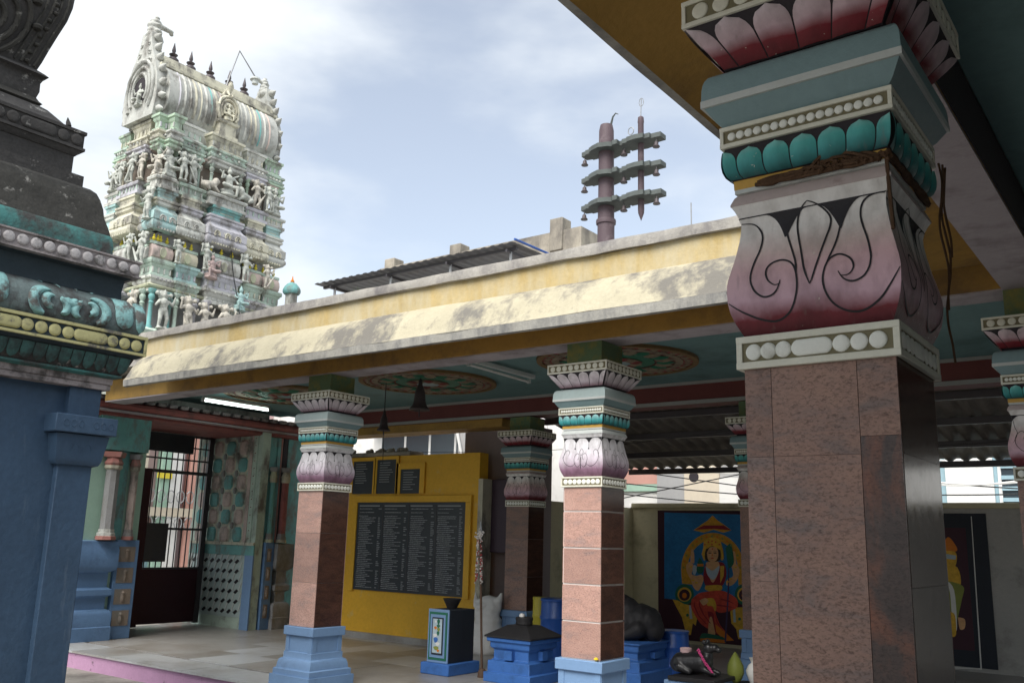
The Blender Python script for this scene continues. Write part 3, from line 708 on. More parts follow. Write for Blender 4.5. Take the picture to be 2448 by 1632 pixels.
ring('dome_neck', [(-.528, 4.95), (-.515, 5.0), (-.517, 5.07), (-.50, 5.11), (-.476, 5.128), (-.50, 5.15), (-.545, 5.184)], 'stone_black', ang=60)
DM = [(-.545, 5.184), (-.525, 5.25), (-.50, 5.35), (-.465, 5.48), (-.425, 5.62), (-.405, 5.74), (-.40, 5.86), (-.43, 6.02), (-.5, 6.2), (-.62, 6.4), (-.8, 6.58), (-1.1, 6.75), (-1.5, 6.85)]
dome = ring('dome', DM, 'stone_black', ang=60)
def dpt(yoff, z, off=0): o = interp(DM, z); return (SX+o+off, SY+o-yoff, z)
for k in range(4):
    mb = MB(); mb.tube([dpt(.035+.05*k, 5.2+.06*i, .004) for i in range(11)], .012-.002*(k % 2), 6); mb.build('leaf_rib', 'stone_moss', dome)
for i in range(9):
    z = 5.22+.07*i; bl = MB(); bl.lathe([(.001, -.02), (.02, -.012), (.026, 0), (.02, .012), (.001, .02)], 8, dpt(.10+.02*(i % 2), z, .0)); bl.build('leaf_bud', 'stone_moss', dome)
for k, (R_, zc) in enumerate(((.30, 5.42), (.22, 5.42), (.13, 5.42))):
    mb = MB(); mb.tube([dpt(.52+R_*cos(t), zc+R_*sin(t), .012) for t in [2*pi*j/24 for j in range(25)] if zc+R_*sin(t) > 5.19], .022, 6, cap=True); mb.build('arch_rib', 'stone_moss', dome)
for i in range(7):
    t = radians(-25+25*i*1.3); p = dpt(.52+.36*cos(t), 5.42+.36*sin(t), .01)
    MB().lathe([(.001, -.03), (.035, -.02), (.045, 0), (.03, .02), (.001, .035)], 8, p).build('arch_bud', 'stone_moss', dome)
for k in range(3):
    mb = MB(); c0 = dpt(.36+.28*k, 5.04, .02); mb.tube([(c0[0], c0[1]+.07*cos(t)*(1-.1*j/8), c0[2]+.055*sin(t)*(1-.1*j/8)) for j, t in enumerate([radians(-20+28*j) for j in range(10)])], .016, 6); mb.build('neck_scroll', 'stone_moss', shr)
# ------------------------------------------------------------------ gateway wall
gw = thing('gateway_wall', 'gateway wall with blue plinths, striped colonnettes and a panel of octagonal plaques', 'wall', (-12, 8.2, FZ))
MB().box(-13.5, -11.97, 5.2, 7.30, FZ, 3.45).build('pier', 'b_green', gw)
MB().box(-13.5, -11.86, 9.20, 10.6, FZ, 3.45).build('pier', 't_tealp', gw)
MB().box(-13.5, -11.97, 7.30, 9.20, 3.22, 3.46).build('lintel', 'slate', gw)
def plinth(y0, y1, x, mat='blue_plinth'):
    p = MB().rect(x-.3, x-.08, y0+.06, y1-.06, [(.06, FZ), (.06, .42), (.05, .43), (.05, .58), (.035, .62), (.015, .64), (-.02, .65), (-.02, .80), (.0, .81), (.03, .83), (.03, .90), (0, .92), (-.02, .93), (-.02, 1.12), (.02, 1.14), (.05, 1.17), (.06, 1.20), (.06, 1.42), (.045, 1.46), (.045, 1.53), (0, 1.54)])
    return p.build('plinth', mat, gw, ang=30)
plinth(6.2, 6.97, -11.80); plinth(9.50, 9.85, -11.62, 't_dusk')
for y0, y1, xx in ((6.97, 7.30, -11.9), (9.33, 9.50, -11.72)):
    sp = MB().box(-12.2, xx, y0, y1, FZ, 1.55).build('inset_strip', 'blue_plinth', gw, bevel=.006)
    for k in range(4):
        z0 = .42+.28*k; ip = MB().box(xx, xx+.006, y0+.04, y1-.05, z0, z0+.2).build('inset_panel', 't_brownp', sp)
        mb = MB(); mb.lathe([(.001, .02), (.02, .04), (.028, .09), (.02, .13), (.03, .15), (.012, .175), (.001, .18)], 8, (xx+.006, (y0+y1)/2-.005, z0)); mb.build('carving', 't_brownp', ip)
def colonnette(y, x, r, mats, z0=1.55, z1=2.62):
    c = MB().lathe([(r*.92, z0+.14), (r*.92, z1-.14)], 8, (x, y, 0)).build('colonnette', mats[0], gw)
    MB().lathe([(r*1.35, z0), (r*1.35, z0+.045), (r*1.2, z0+.05)], 8, (x, y, 0)).build('colonnette_foot', mats[1], c)
    MB().lathe([(r*1.2, z0+.05), (r*1.2, z0+.09), (r*1.05, z0+.095), (r*1.05, z0+.14)], 8, (x, y, 0)).build('colonnette_ring', mats[2], c)
    MB().lathe([(r*1.0, z1-.14), (r*1.2, z1-.12), (r*1.2, z1-.08)], 8, (x, y, 0)).build('colonnette_collar', mats[3], c)
    MB().lathe([(r*1.1, z1-.08), (r*1.3, z1-.05), (r*1.0, z1), (r*.9, z1+.03)], 8, (x, y, 0)).build('colonnette_bulb', mats[1], c)
    MB().lathe([(r*1.5, z1+.03), (r*1.7, z1+.08), (r*1.7, z1+.10)], 4, (x, y, 0)).build('colonnette_cap', mats[4], c)
colonnette(6.76, -11.85, .10, ('t_dusk', 't_redp', 't_ash', 't_sand', 't_redp'))
colonnette(7.12, -11.92, .06, ('t_rose', 't_redp', 't_dusk', 't_sand', 't_dusk'))
colonnette(9.62, -11.72, .06, ('maroon_cornice', 't_sand', 't_dusk', 't_sand', 't_dusk'))
colonnette(9.42, -11.78, .05, ('t_tealp', 't_olive', 't_dusk', 't_sand', 't_dusk'))
MB().box(-11.97, -11.955, 6.86, 7.04, 1.55, 3.2).build('green_panel', 't_tealp', gw)
MB().box(-11.96, -11.84, 6.5, 7.25, 2.75, 3.22).build('carved_block', 't_tealp', gw)
for yy, w2, cc_ in ((9.52, .06, 't_tealp'), (9.585, .03, 't_redp'), (9.63, .09, 'dark_core'), (9.73, .05, 't_tealp')): MB().box(-11.859, -11.845, yy, yy+w2, 1.55, 3.2).build('vertical_strip', cc_, gw)
# cornice above
cn = MB(); pr = [(0, 3.20), (.06, 3.22), (.06, 3.255), (.16, 3.27), (.2, 3.29), (.22, 3.34), (.2, 3.38), (.12, 3.40), (.12, 3.44)]
cn.rect(-13.0, -11.86, 5.8, 10.3, pr); cn.build('cornice', 'maroon_cornice', gw)
MB().rect(-13.0, -11.86, 5.8, 10.3, [(.13, 3.256), (.205, 3.262), (.205, 3.277), (.13, 3.28)]).build('cornice_fillet', 'soffit_paint', gw)
for i in range(22):
    MB().rect(-11.70, -11.64, 5.95+.18*i, 6.05+.18*i, [(0, 3.40), (.012, 3.41), (.012, 3.445), (0, 3.455)]).build('dentil', 'greypink_worn', gw)
# jamb with plaques
jp = MB().box(-13.45, -11.76, 9.153, 9.30, FZ, 3.25).build('jamb', 't_mint', gw)
JL = absloc(jp)
def octagon(r, h): return [(r*.62, h), (r, h*.62), (r, -h*.62), (r*.62, -h), (-r*.62, -h), (-r, -h*.62), (-r, h*.62), (-r*.62, h)]
def octmesh(r, h, d):
    mb = MB(); P = octagon(r, h); mb.v = [(a, 0, b_) for a, b_ in P]+[(a*.82, -d, b_*.82) for a, b_ in P]+[(a*.45, -d*1.5, b_*.45) for a, b_ in P]
    mb.f = [(i, (i+1) % 8, (i+1) % 8+8, i+8) for i in range(8)]+[(i+8, (i+1) % 8+8, (i+1) % 8+16, i+16) for i in range(8)]+[tuple(range(16, 24))]
    return mb.mesh('plaque', 25)
lzm = octmesh(.035, .05, .012); om = octmesh(.115, .115, .018); orim = octmesh(.135, .135, .012)
for r_ in range(7):
    for c in range(4):
        x = -13.22+.33*c+(.0 if r_ % 2 == 0 else .0); z = 1.66+.272*r_
        if x > -12.12 or z > 3.2: continue
        x += .02
        col = 't_tealp' if (r_+c) % 2 else 't_rose'
        q = put('plaque_frame', orim, 't_cream', jp, Vector((x, 9.152, z))-JL); put('plaque', om, col, q, (0, -.012, 0))
for r_ in range(6):
    for c in range(3):
        put('lozenge', lzm, 't_dusk', jp, Vector((-13.03+.33*c, 9.152, 1.80+.272*r_))-JL)
MB().box(-12.06, -11.98, 9.135, 9.152, 1.52, 3.25).build('red_border', 't_rose', jp); MB().box(-11.975, -11.87, 9.14, 9.152, 1.52, 3.25).build('dotted_border', 't_mint', jp)
for i in range(14): MB().lathe([(.018, 0), (.001, .012)], 6, (-11.92, 9.139, 1.6+.12*i)).build('dot', 't_redp', jp)
MB().box(-13.4, -11.75, 9.13, 9.152, 1.35, 1.52).build('teal_band', 't_tealp', jp); MB().box(-13.4, -11.75, 9.115, 9.15, 1.50, 1.545).build('cream_ledge', 't_cream', jp)
MB().box(-11.95, -11.75, 9.128, 9.152, FZ, 1.35).build('blue_edge', 'blue_base', jp)
MB().box(-13.3, -11.96, 9.140, 9.152, .42, 1.34).build('lattice_panel', 'slab_pale', jp)
dm = MB().prism([(-.055, -.012), (-.01, -.034), (.055, .012), (.01, .034)], lambda a, b_: (a, 0, b_), lambda a, b_: (a, -.01, b_)).mesh('lattice_diamond', None)
for r_ in range(6):
    for c in range(8): put('lattice_diamond', dm, 'line_black', jp, Vector((-13.2+.16*c-.012*r_, 9.14, .50+.15*r_))-JL)
    for c in range(9): put('lattice_bar', ub, 'slab_white', jp, Vector((-13.27+.16*c-.012*r_, 9.137, .575+.15*r_))-JL, (0, .35, 0), (.022, .012, .14))
# steel gate
gt = thing('steel_gate', 'dark barred steel gate with solid maroon lower sheet and wicket', 'gate', (-13, 8.4, FZ))
GX = -13.0
MB().box(GX-.012, GX+.012, 7.98, 9.06, .30, 1.12).build('solid_sheet', 'gate_maroon', gt); MB().box(GX-.012, GX+.012, 7.34, 7.90, .28, 1.12).build('solid_sheet', 'gate_maroon', gt)
for y in [7.38+.1*i for i in range(18)]:
    if 7.86 < y < 8.06: continue
    MB().tube([(GX, y, 1.12), (GX, y, 3.2)], .011, 6).build('bar', 'steel_dark', gt)
MB().box(GX-.04, GX+.04, 7.90, 8.04, .27, 2.62).build('gate_post', 'gate_maroon', gt)
for z, h_ in ((1.12, .03), (1.72, .035), (2.60, .05), (2.80, .025), (3.0, .02), (3.18, .03)): MB().box(GX-.02, GX+.02, 7.32, 9.12, z-h_/2, z+h_/2).build('rail', 'steel_dark', gt)
MB().box(GX-.025, GX+.025, 9.03, 9.12, .28, 3.2).build('gate_post', 'steel_dark', gt); MB().box(GX-.025, GX+.025, 7.30, 7.36, .28, 3.2).build('gate_post', 'steel_dark', gt)
MB().box(GX+.02, GX+.05, 7.72, 8.72, 2.90, 3.19).build('name_board', 'slate', gt); MB().box(GX-.03, GX+.03, 8.05, 8.42, 1.22, 1.80).build('lock_plate', 'steel_dark', gt)
# ------------------------------------------------------------------ statues (shared sculpted meshes, about 1 unit tall)
def standing(club=True):
    b_ = [(0, 0, .90, .075), (0, 0, .975, .05), (0, 0, 1.02, .03), (0, .03, .88, .07), (0, 0, .80, .045), (0, -.01, .70, .115, 1.2, .8, 1), (0, 0, .60, .10, 1.1, .8, 1.1), (0, 0, .50, .115, 1.1, .85, .8)]
    b_ += limb((-.06, 0, .48), (-.09, -.03, .26), .075, .055)+limb((-.09, -.03, .26), (-.09, .02, .04), .052, .04)+limb((.06, 0, .48), (.10, -.05, .28), .075, .055)+limb((.10, -.05, .28), (.09, 0, .04), .052, .04)
    b_ += [(-.09, -.04, .03, .05, 1, 1.6, .7), (.09, -.04, .03, .05, 1, 1.6, .7), (0, .0, .02, .17, 1, .8, .18)]
    b_ += limb((-.13, 0, .74), (-.24, -.03, .60), .045, .04)+limb((-.24, -.03, .60), (-.20, -.14, .68), .036, .03)
    b_ += limb((.13, 0, .74), (.25, -.02, .66), .045, .04)+limb((.25, -.02, .66), (.27, -.08, .86), .036, .03)
    if club: b_ += limb((-.05, -.13, .08), (.22, -.14, .52), .05, .028, 9)
    b_ += [(-.2, .03, .93, .06), (.2, .03, .93, .06), (0, .08, .9, .13, 1.2, .4, 1.2)]
    return blob('standing_figure', b_, .02, 1)
def seated():
    b_ = [(0, 0, .84, .085), (0, 0, .93, .06), (0, 0, .99, .035), (0, 0, .73, .05), (0, 0, .60, .13, 1.2, .8, 1.1), (0, 0, .46, .13, 1.1, .85, 1), (0, 0, .34, .16, 1.1, .9, .7)]
    b_ += limb((-.09, 0, .34), (-.27, -.14, .34), .085, .065)+limb((-.27, -.14, .34), (-.04, -.2, .30), .06, .045)+limb((.09, 0, .34), (.22, -.2, .34), .085, .06)+limb((.22, -.2, .34), (.20, -.18, .06), .06, .045)
    b_ += limb((-.15, 0, .66), (-.30, -.03, .56), .05, .042)+limb((-.30, -.03, .56), (-.30, -.1, .76), .04, .03)+limb((.15, 0, .66), (.30, -.02, .56), .05, .042)+limb((.30, -.02, .56), (.24, -.16, .48), .04, .035)
    b_ += limb((-.14, .02, .68), (-.36, .02, .80), .04, .03)+limb((.14, .02, .68), (.36, .02, .82), .04, .03)
    b_ += [(0, .05, .16, .22, 1.3, .9, .55), (0, .02, .05, .2, 1.5, 1, .4)]
    return blob('seated_figure', b_, .02, 1)
def lion():
    b_ = limb((-.28, .04, .24), (.12, 0, .30), .15, .17)+[(.24, -.02, .50, .14), (.32, -.05, .48, .09), (.22, .0, .44, .18, .8, 1, 1.1)]
    for s_ in (-1, 1): b_ += limb((.16, .1*s_, .2), (.36, .1*s_, .05), .07, .05)+limb((-.26, .12*s_, .16), (-.12, .14*s_, .05), .10, .05)
    b_ += limb((-.4, .04, .2), (-.42, .04, .5), .035, .025)
    return blob('lion', b_, .025, 1)
SM = [standing(), seated(), lion(), standing(False)]
# ------------------------------------------------------------------ gopuram
TX, TY = -13.05, 8.38
tw = thing('temple_tower', 'tall pastel gopuram tower crowded with weathered figures below a ribbed barrel roof', 'tower', (TX, TY, 3.4))
TSZ = 1.028
R3 = random.Random(5)
def tp(name, mat, mb, parent=tw, ang=35): return mb.build(name, 't_'+mat if 't_'+mat in MATS else mat, parent, ang=ang)
def fx(z): return interp([(1.0, 3.4), (.98, 4.55), (.90, 5.3), (.84, 5.7), (.82, 6.1), (.78, 6.7), (.72, 7.0), (.66, 7.6), (.60, 8.0)], z)     # half depth
def fy(z): return interp([(1.34, 3.4), (1.30, 4.55), (1.24, 5.3), (1.20, 5.7), (1.20, 6.1), (1.17, 6.7), (1.14, 7.0), (1.10, 7.6), (1.06, 8.0)], z)
# solid core, set back between the bays
core_levels = [(3.46, 4.55, 'ash'), (4.55, 5.15, 'dusk'), (5.15, 5.60, 'olive'), (5.60, 6.10, 'dusk'), (6.10, 6.70, 'cream'), (6.70, 6.90, 'ash'), (6.90, 7.48, 'brownp'), (7.48, 8.0, 'ivory')]
for z0, z1, c in core_levels:
    h = (fx(z0)+fx(z1))/2-.13; k = (fy(z0)+fy(z1))/2-.13
    tp('core_wall', c, MB().box(TX-h, TX+h, TY-k, TY+k, z0+.001, z1))
# continuous cornices (drawn round the whole core)
def cornice(z, hh, c, out_=.10, sub=None):
    h, k = fx(z)-.10, fy(z)-.10
    return tp('cornice', c, MB().rect(TX-h, TX+h, TY-k, TY+k, [(0, z), (out_*.6, z+hh*.1), (out_*.75, z+hh*.25), (out_, z+hh*.35), (out_*1.1, z+hh*.6), (out_*.8, z+hh*.85), (out_*.4, z+hh), (0, z+hh)]))
for z, hh, c in ((4.45, .12, 'mint'), (5.14, .10, 'olive'), (5.27, .07, 'ash'), (5.52, .09, 'mint'), (6.08, .10, 'cream'), (6.30, .06, 'lavender'), (6.52, .07, 'mint'), (6.68, .12, 'ash'), (6.82, .08, 'mint'), (7.42, .10, 'rose'), (7.54, .10, 'ash')): cornice(z, hh, c)
# bays on the front (+X) and on the south end (-Y)
BAY_PROF = {'body': lambda z0, z1: [(0, z0), (.03, z0+.01), (.03, z0+.05), (.0, z0+.07), (.0, z1-.12), (.025, z1-.09), (.03, z1-.05), (.05, z1-.04), (.05, z1)],
            'kapota': lambda z0, z1: [(-.01, z0), (.05, z0+.02), (.085, z0+.07), (.085, z0+.11), (.06, z0+.15), (.075, z0+.16), (.075, z1-.10), (.03, z1-.06), (.0, z1-.02), (.0, z1)],
            'ped': lambda z0, z1: [(.05, z0), (.05, z0+.05), (.02, z0+.06), (.02, z1-.06), (.05, z1-.05), (.06, z1-.02), (.05, z1)],
            'cap': lambda z0, z1: [(.0, z0), (.04, z0+.03), (.045, z0+.06), (.02, z0+.08), (.02, z1-.05), (.05, z1-.03), (.05, z1)]}
def bay(side_, c0, w_, proj, kind, z0, z1, col):
    h, k = fx((z0+z1)/2)-.13, fy((z0+z1)/2)-.13
    mb = MB()
    if side_ == 'f': mb.rect(TX+h-.05, TX+h+proj, TY+c0-w_/2, TY+c0+w_/2, BAY_PROF[kind](z0, z1))
    else: mb.rect(TX+c0-w_/2, TX+c0+w_/2, TY-k-proj, TY-k+.05, BAY_PROF[kind](z0, z1))
    o = tp('bay_'+{'body': 'block', 'kapota': 'eave', 'ped': 'pedestal', 'cap': 'frieze'}[kind], col, mb)
    def loc(t, d, z): return (TX+h+proj+d, TY+c0+t, z) if side_ == 'f' else (TX+c0+t, TY-k-proj-d, z)
    if kind in ('body', 'ped') and z1-z0 > .17:
        q = MB(); n_ = max(2, int(w_/.10)); a0 = z0+.075; a1 = z1-.125
        if kind == 'ped': a0, a1 = z0+.062, z1-.062
        for i in range(n_+1):
            t = -w_/2+.012+(w_-.024)*i/n_; p0, p1 = loc(t-.011, -.01, a0), loc(t+.011, .018 if kind == 'body' else .034, a1)
            q.box(min(p0[0], p1[0]), max(p0[0], p1[0]), min(p0[1], p1[1]), max(p0[1], p1[1]), p0[2], p1[2])
        x = tp('pilaster_strip', R3.choice(['ivory', 'ash', 'cream', 'lavender', 'mint']), q, o); x['kind'] = 'stuff'
    if kind == 'kapota':
        q = MB(); n_ = 2 if w_ < .5 else 3
        for i in range(n_):
            t = (-.5+(i+.5)/n_)*w_
            for R_ in (.05, .026): q.tube([loc(t+R_*cos(a), .084, z0+.175+R_*1.2*sin(a)) for a in [radians(-30+24*j) for j in range(11)]], .011, 5)
        for i in range(int(w_/.05)):
            t = -w_/2+.03+.05*i; p0, p1 = loc(t-.012, .05, z0+.015), loc(t+.012, .083, z0+.045)
            q.box(min(p0[0], p1[0]), max(p0[0], p1[0]), min(p0[1], p1[1]), max(p0[1], p1[1]), p0[2], p1[2])
        x = tp('eave_arch', R3.choice(['ivory', 'ash', 'cream', 'aqua']), q, o, 60); x['kind'] = 'stuff'
    return o
def col_(side_, c0, z0, z1, col, r=.032, proj=.08):
    h, k = fx((z0+z1)/2)-.13, fy((z0+z1)/2)-.13; H = z1-z0
    p = (TX+h+proj, TY+c0, z0) if side_ == 'f' else (TX+c0, TY-k-proj, z0)
    return tp('colonnette', col, MB().lathe([(r*1.6, 0), (r*1.6, H*.07), (r, H*.1), (r*.95, H*.62), (r*1.4, H*.66), (r*.8, H*.7), (r*1.5, H*.78), (r*1.6, H*.84), (r, H*.88), (r*2, H*.96), (r*2, H)], 8, p), ang=50)
def statue(side_, c0, z0, H, kind, mat, proj=.16, flip=1):
    h, k = fx(z0)-.13, fy(z0)-.13; s_ = H*1.0
    p = Vector((TX+h+proj, TY+c0, z0)) if side_ == 'f' else Vector((TX+c0, TY-k-proj, z0))
    return put(('standing_figure', 'seated_figure', 'lion', 'standing_figure')[kind], SM[kind], mat, tw, p-tw.location, (0, 0, (pi/2 if side_ == 'f' else 0)), (s_*flip, s_, s_))
def mini_barrel(side_, c0, w_, z0, H, col, proj, capcol='mint'):
    h, k = fx(z0)-.13, fy(z0)-.13; mb = MB(); n_ = 10
    prof = [(-.02, 0), (.02, 0), (.075, H*.16), (.09, H*.4), (.075, H*.65), (.03, H*.86), (-.04, H*.95)]
    def loc(t, o, z): return (TX+h+proj-.08+o, TY+c0+t, z0+z) if side_ == 'f' else (TX+c0+t, TY-k-proj+.08-o, z0+z)
    for i in range(2):
        mb.v += [loc((-.5+i)*w_, o, z) for o, z in prof]
    m_ = len(prof); mb.f = [(j, j+1, m_+j+1, m_+j) for j in range(m_-1)]+[tuple(range(m_)), tuple(range(2*m_-1, m_-1, -1))]
    r = tp('small_barrel_roof', col, mb)
    mb = MB()
    a, b_ = loc(-.5*w_-.02, -.1, H*.86), loc(.5*w_+.02, .04, H*1.02)
    mb.box(min(a[0], b_[0]), max(a[0], b_[0]), min(a[1], b_[1]), max(a[1], b_[1]), a[2], b_[2]); tp('ridge', capcol, mb, r)
    q = loc(0, .085, H*.42); mb = MB()
    if side_ == 'f': mb.add([(q[0]+.012, q[1]+.055*cos(t), q[2]+.075*sin(t)) for t in [2*pi*i/12 for i in range(12)]]+[(q[0]-.05, q[1]+.07*cos(t), q[2]+.09*sin(t)) for t in [2*pi*i/12 for i in range(12)]], [tuple(range(12))]+[(i, (i+1) % 12, (i+1) % 12+12, i+12) for i in range(12)]); tp('gable_roundel', 'olive', mb, r)
    for s_ in (-1, 0, 1):
        q = loc(s_*w_*.32, -.03, H*1.02)
        MB().lathe([(.02, 0), (.012, .02), (.026, .04), (.03, .06), (.012, .085), (.02, .095), (.004, .13)], 8, q).build('finial', 't_yellow', r)
    return r
BF = [(-1.02, .34, .10), (-.62, .36, .13), (0, .62, .20), (.62, .36, .13), (1.02, .34, .10)]     # centre, width, projection
BS = [(-.62, .30, .10), (0, .5, .18), (.62, .30, .10)]
def tier(side_, B, cols):
    n_ = len(B)
    for i, (c0, w_, pj) in enumerate(B):
        end = i in (0, n_-1); mid = i == n_//2
        ca, cb_, cc, cd = cols[i % len(cols)]
        # tier with standing figures, its small roofs
        if not mid or True:
            for s_ in (-1, 1): col_(side_, c0+s_*(w_*.5-.02), 4.55, 5.14, R3.choice(['lavender', 'mint', 'tealp', 'ash']), proj=pj-.02)
        bay(side_, c0, w_, pj, 'body', 5.10, 5.34, cc)
        bay(side_, c0, w_*.92, pj-.02, 'body', 5.34, 5.62, ca)
        mini_barrel(side_, c0, w_*1.02, 5.62, .27 if not mid else .32, {0: 'rose', 2: 'ash'}.get(i, R3.choice(['rose', 'ash', 'sand', 'lavender'])), pj)
        # eave tier
        bay(side_, c0, w_*.95, pj-.01, 'kapota', 6.06, 6.44, cb_)
        bay(side_, c0, w_*.9, pj-.01, 'cap', 6.44, 6.56, R3.choice(['ivory', 'lavender', 'cream']))
        bay(side_, c0, w_*.72, pj-.02, 'body', 6.56, 6.72, cd)
        bay(side_, c0, w_*1.0, pj, 'ped', 6.72, 6.92, cc)
        for s_ in (-1, 1): col_(side_, c0+s_*(w_*.5-.03), 6.92, 7.42, R3.choice(['leafgreen', 'mint', 'sand', 'ash']), .026, pj-.03)
        bay(side_, c0, w_*.96, pj, 'cap', 7.38, 7.52, cc if not end else 'leafgreen')
        bay(side_, c0, w_*1.0, pj, 'cap', 7.52, 7.68, R3.choice(['ash', 'cream', 'mint']))
        bay(side_, c0, w_*.9, pj-.02, 'body', 7.68, 7.96, 'leafgreen' if end else 'ivory' if not mid else 'cream')
        kd = 0 if not mid else 3
        statue(side_, c0, 4.56, .56, kd if not end else 3, R3.choice(['statue_grey', 'statue_skin']), pj+.05, R3.choice([-1, 1]))
        statue(side_, c0, 6.93, .50, 1 if i % 2 == 0 else 0, R3.choice(['statue_grey', 'statue_skin', 'statue_grey']), pj+.03, R3.choice([-1, 1]))
        nd = put('niche', ub, 't_sand', tw, Vector(((TX+fx(6.6)-.13+pj-.01), TY+c0, 6.635))-tw.location if side_ == 'f' else Vector((TX+c0, TY-fy(6.6)+.13-pj+.01, 6.635))-tw.location, (0, 0, 0), (.02, w_*.4, .09) if side_ == 'f' else (w_*.4, .02, .09))
CC = [('mint', 'aqua', 'ivory', 'aqua'), ('aqua', 'ivory', 'mint', 'cream'), ('lavender', 'lavender', 'ash', 'tealp'), ('mint', 'cream', 'lavender', 'cream'), ('mint', 'ash', 'ivory', 'aqua')]
tier('f', BF, CC); tier('s', BS, [CC[0], CC[3], CC[4]])
# figures and beasts in the recesses
for c0, z, H, kd, mt in ((-.34, 5.62, .42, 0, 'statue_grey'), (.40, 5.60, .46, 3, 'statue_grey'), (-.84, 5.6, .36, 3, 'statue_grey'), (.84, 5.6, .40, 0, 'statue_skin'), (-.33, 6.93, .38, 2, 'statue_skin'), (.34, 6.93, .40, 2, 'statue_grey'), (-.24, 5.5, .40, 1, 'statue_pink'), (.30, 5.10, .40, 1, 't_aqua'), (-.83, 6.93, .46, 3, 'statue_grey'), (.83, 6.93, .44, 3, 'statue_grey'), (.18, 4.6, .5, 0, 'statue_grey'), (-.35, 4.58, .5, 3, 'statue_skin')):
    statue('f', c0, z, H, kd, mt, .22, R3.choice([-1, 1]))
for c0, z, H, kd, mt in ((-.3, 5.62, .4, 0, 'statue_grey'), (.32, 5.62, .42, 3, 'statue_grey'), (-.3, 6.93, .42, 0, 'statue_grey'), (.3, 6.93, .42, 3, 'statue_skin'), (.7, 6.2, .5, 3, 'statue_grey'), (.7, 5.5, .5, 0, 'statue_grey')):
    statue('s', c0, z, H, kd, mt, .22, R3.choice([-1, 1]))
# frieze dots and a lower pavilion of columns
for side_, B in (('f', BF), ('s', BS)):
    for c0, w_, pj in B:
        for zz, cc_ in ((6.28, 'dusk'), (7.6, 'dusk'), (5.30, 'dusk')):
            for s_ in (-.3, -.1, .1, .3):
                h, k = fx(zz)-.13, fy(zz)-.13
                p = Vector((TX+h+pj+.055, TY+c0+s_*w_, zz)) if side_ == 'f' else Vector((TX+c0+s_*w_, TY-k-pj-.055, zz))
                put('frieze_block', ub, 't_dusk' if R3.random() < .5 else 't_ivory', tw, p-tw.location, (0, 0, 0), (.03, .022, .03) if side_ == 'f' else (.022, .03, .03))
# barrel roof
BY0, BY1 = TY-1.08, TY+1.08
SAL = [(.46, 7.96), (.50, 7.98), (.50, 8.03), (.47, 8.06), (.52, 8.12), (.57, 8.22), (.59, 8.34), (.585, 8.46), (.55, 8.60), (.49, 8.72), (.41, 8.82), (.36, 8.86)]
tp('roof_neck', 'mint', MB().rect(TX-.44, TX+.44, TY-.98, TY+.98, [(0, 7.9), (.04, 7.93), (.04, 8.0), (.0, 8.02)]))
br = MB(); m_ = len(SAL)*2
ringp = [(TX+h, z) for h, z in SAL]+[(TX-h, z) for h, z in SAL[::-1]]
br.v = [(x, BY0, z) for x, z in ringp]+[(x, BY1, z) for x, z in ringp]
br.f = [(j, (j+1) % m_, (j+1) % m_+m_, j+m_) for j in range(m_)]+[tuple(range(m_)), tuple(range(2*m_-1, m_-1, -1))]
bo = tp('barrel_roof', 'ash', br, ang=50)
n_r = 19
for i in range(n_r):
    if i == n_r//2: continue
    y = BY0+.14+(BY1-BY0-.28)*(i+.5)/n_r; mb = MB(); w_ = .05 if i % 2 else .028
    for s_ in (0, 1): mb.v += [(TX+h+.004+.018*(1-abs(2*s_-1)), y+(s_-.5)*w_, z) for h, z in SAL[4:11]]
    mb.v += [(TX+h+.026, y, z) for h, z in SAL[4:11]]
    q = 7; mb.f = [(j, j+1, 2*q+j+1, 2*q+j) for j in range(q-1)]+[(2*q+j, 2*q+j+1, q+j+1, q+j) for j in range(q-1)]
    rb = tp('roof_rib', ['lavender', 'tealp', 'ivory', 'rose', 'cream'][i % 5] if i % 2 == 0 else ['ivory', 'cream'][i % 4//2], mb, bo, 60)
rs = tp('ridge_slab', 'cream', MB().rect(TX-.30, TX+.30, BY0+.02, BY1-.02, [(.06, 8.84), (.10, 8.86), (.10, 8.90), (.04, 8.93), (.04, 8.97), (.02, 9.06), (-.08, 9.10)]))
# central shrine motif on the roof
cm = tp('roof_shrine', 'cream', MB().rect(TX+.5, TX+.66, TY-.16, TY+.16, [(.03, 7.96), (.03, 8.02), (0, 8.03), (0, 8.2), (.03, 8.22), (.04, 8.26), (0, 8.28)]))
for k, (R_, cc_) in enumerate(((.20, 'cream'), (.15, 'sand'), (.09, 'cream'))):
    mb = MB(); mb.tube([(TX+.62, TY+R_*cos(t), 8.46+R_*1.25*sin(t)) for t in [radians(-40+26*j) for j in range(11)]], .03, 6); tp('shrine_arch', cc_, mb, cm, 60)
put('seated_figure', SM[1], 't_cream', cm, Vector((TX+.64, TY, 8.28))-absloc(cm), (0, 0, pi/2), (.3, .3, .3))
put('lion', SM[2], 't_cream', cm, Vector((TX+.55, TY, 8.70))-absloc(cm), (0, 0, 0), (.3, .3, .45))
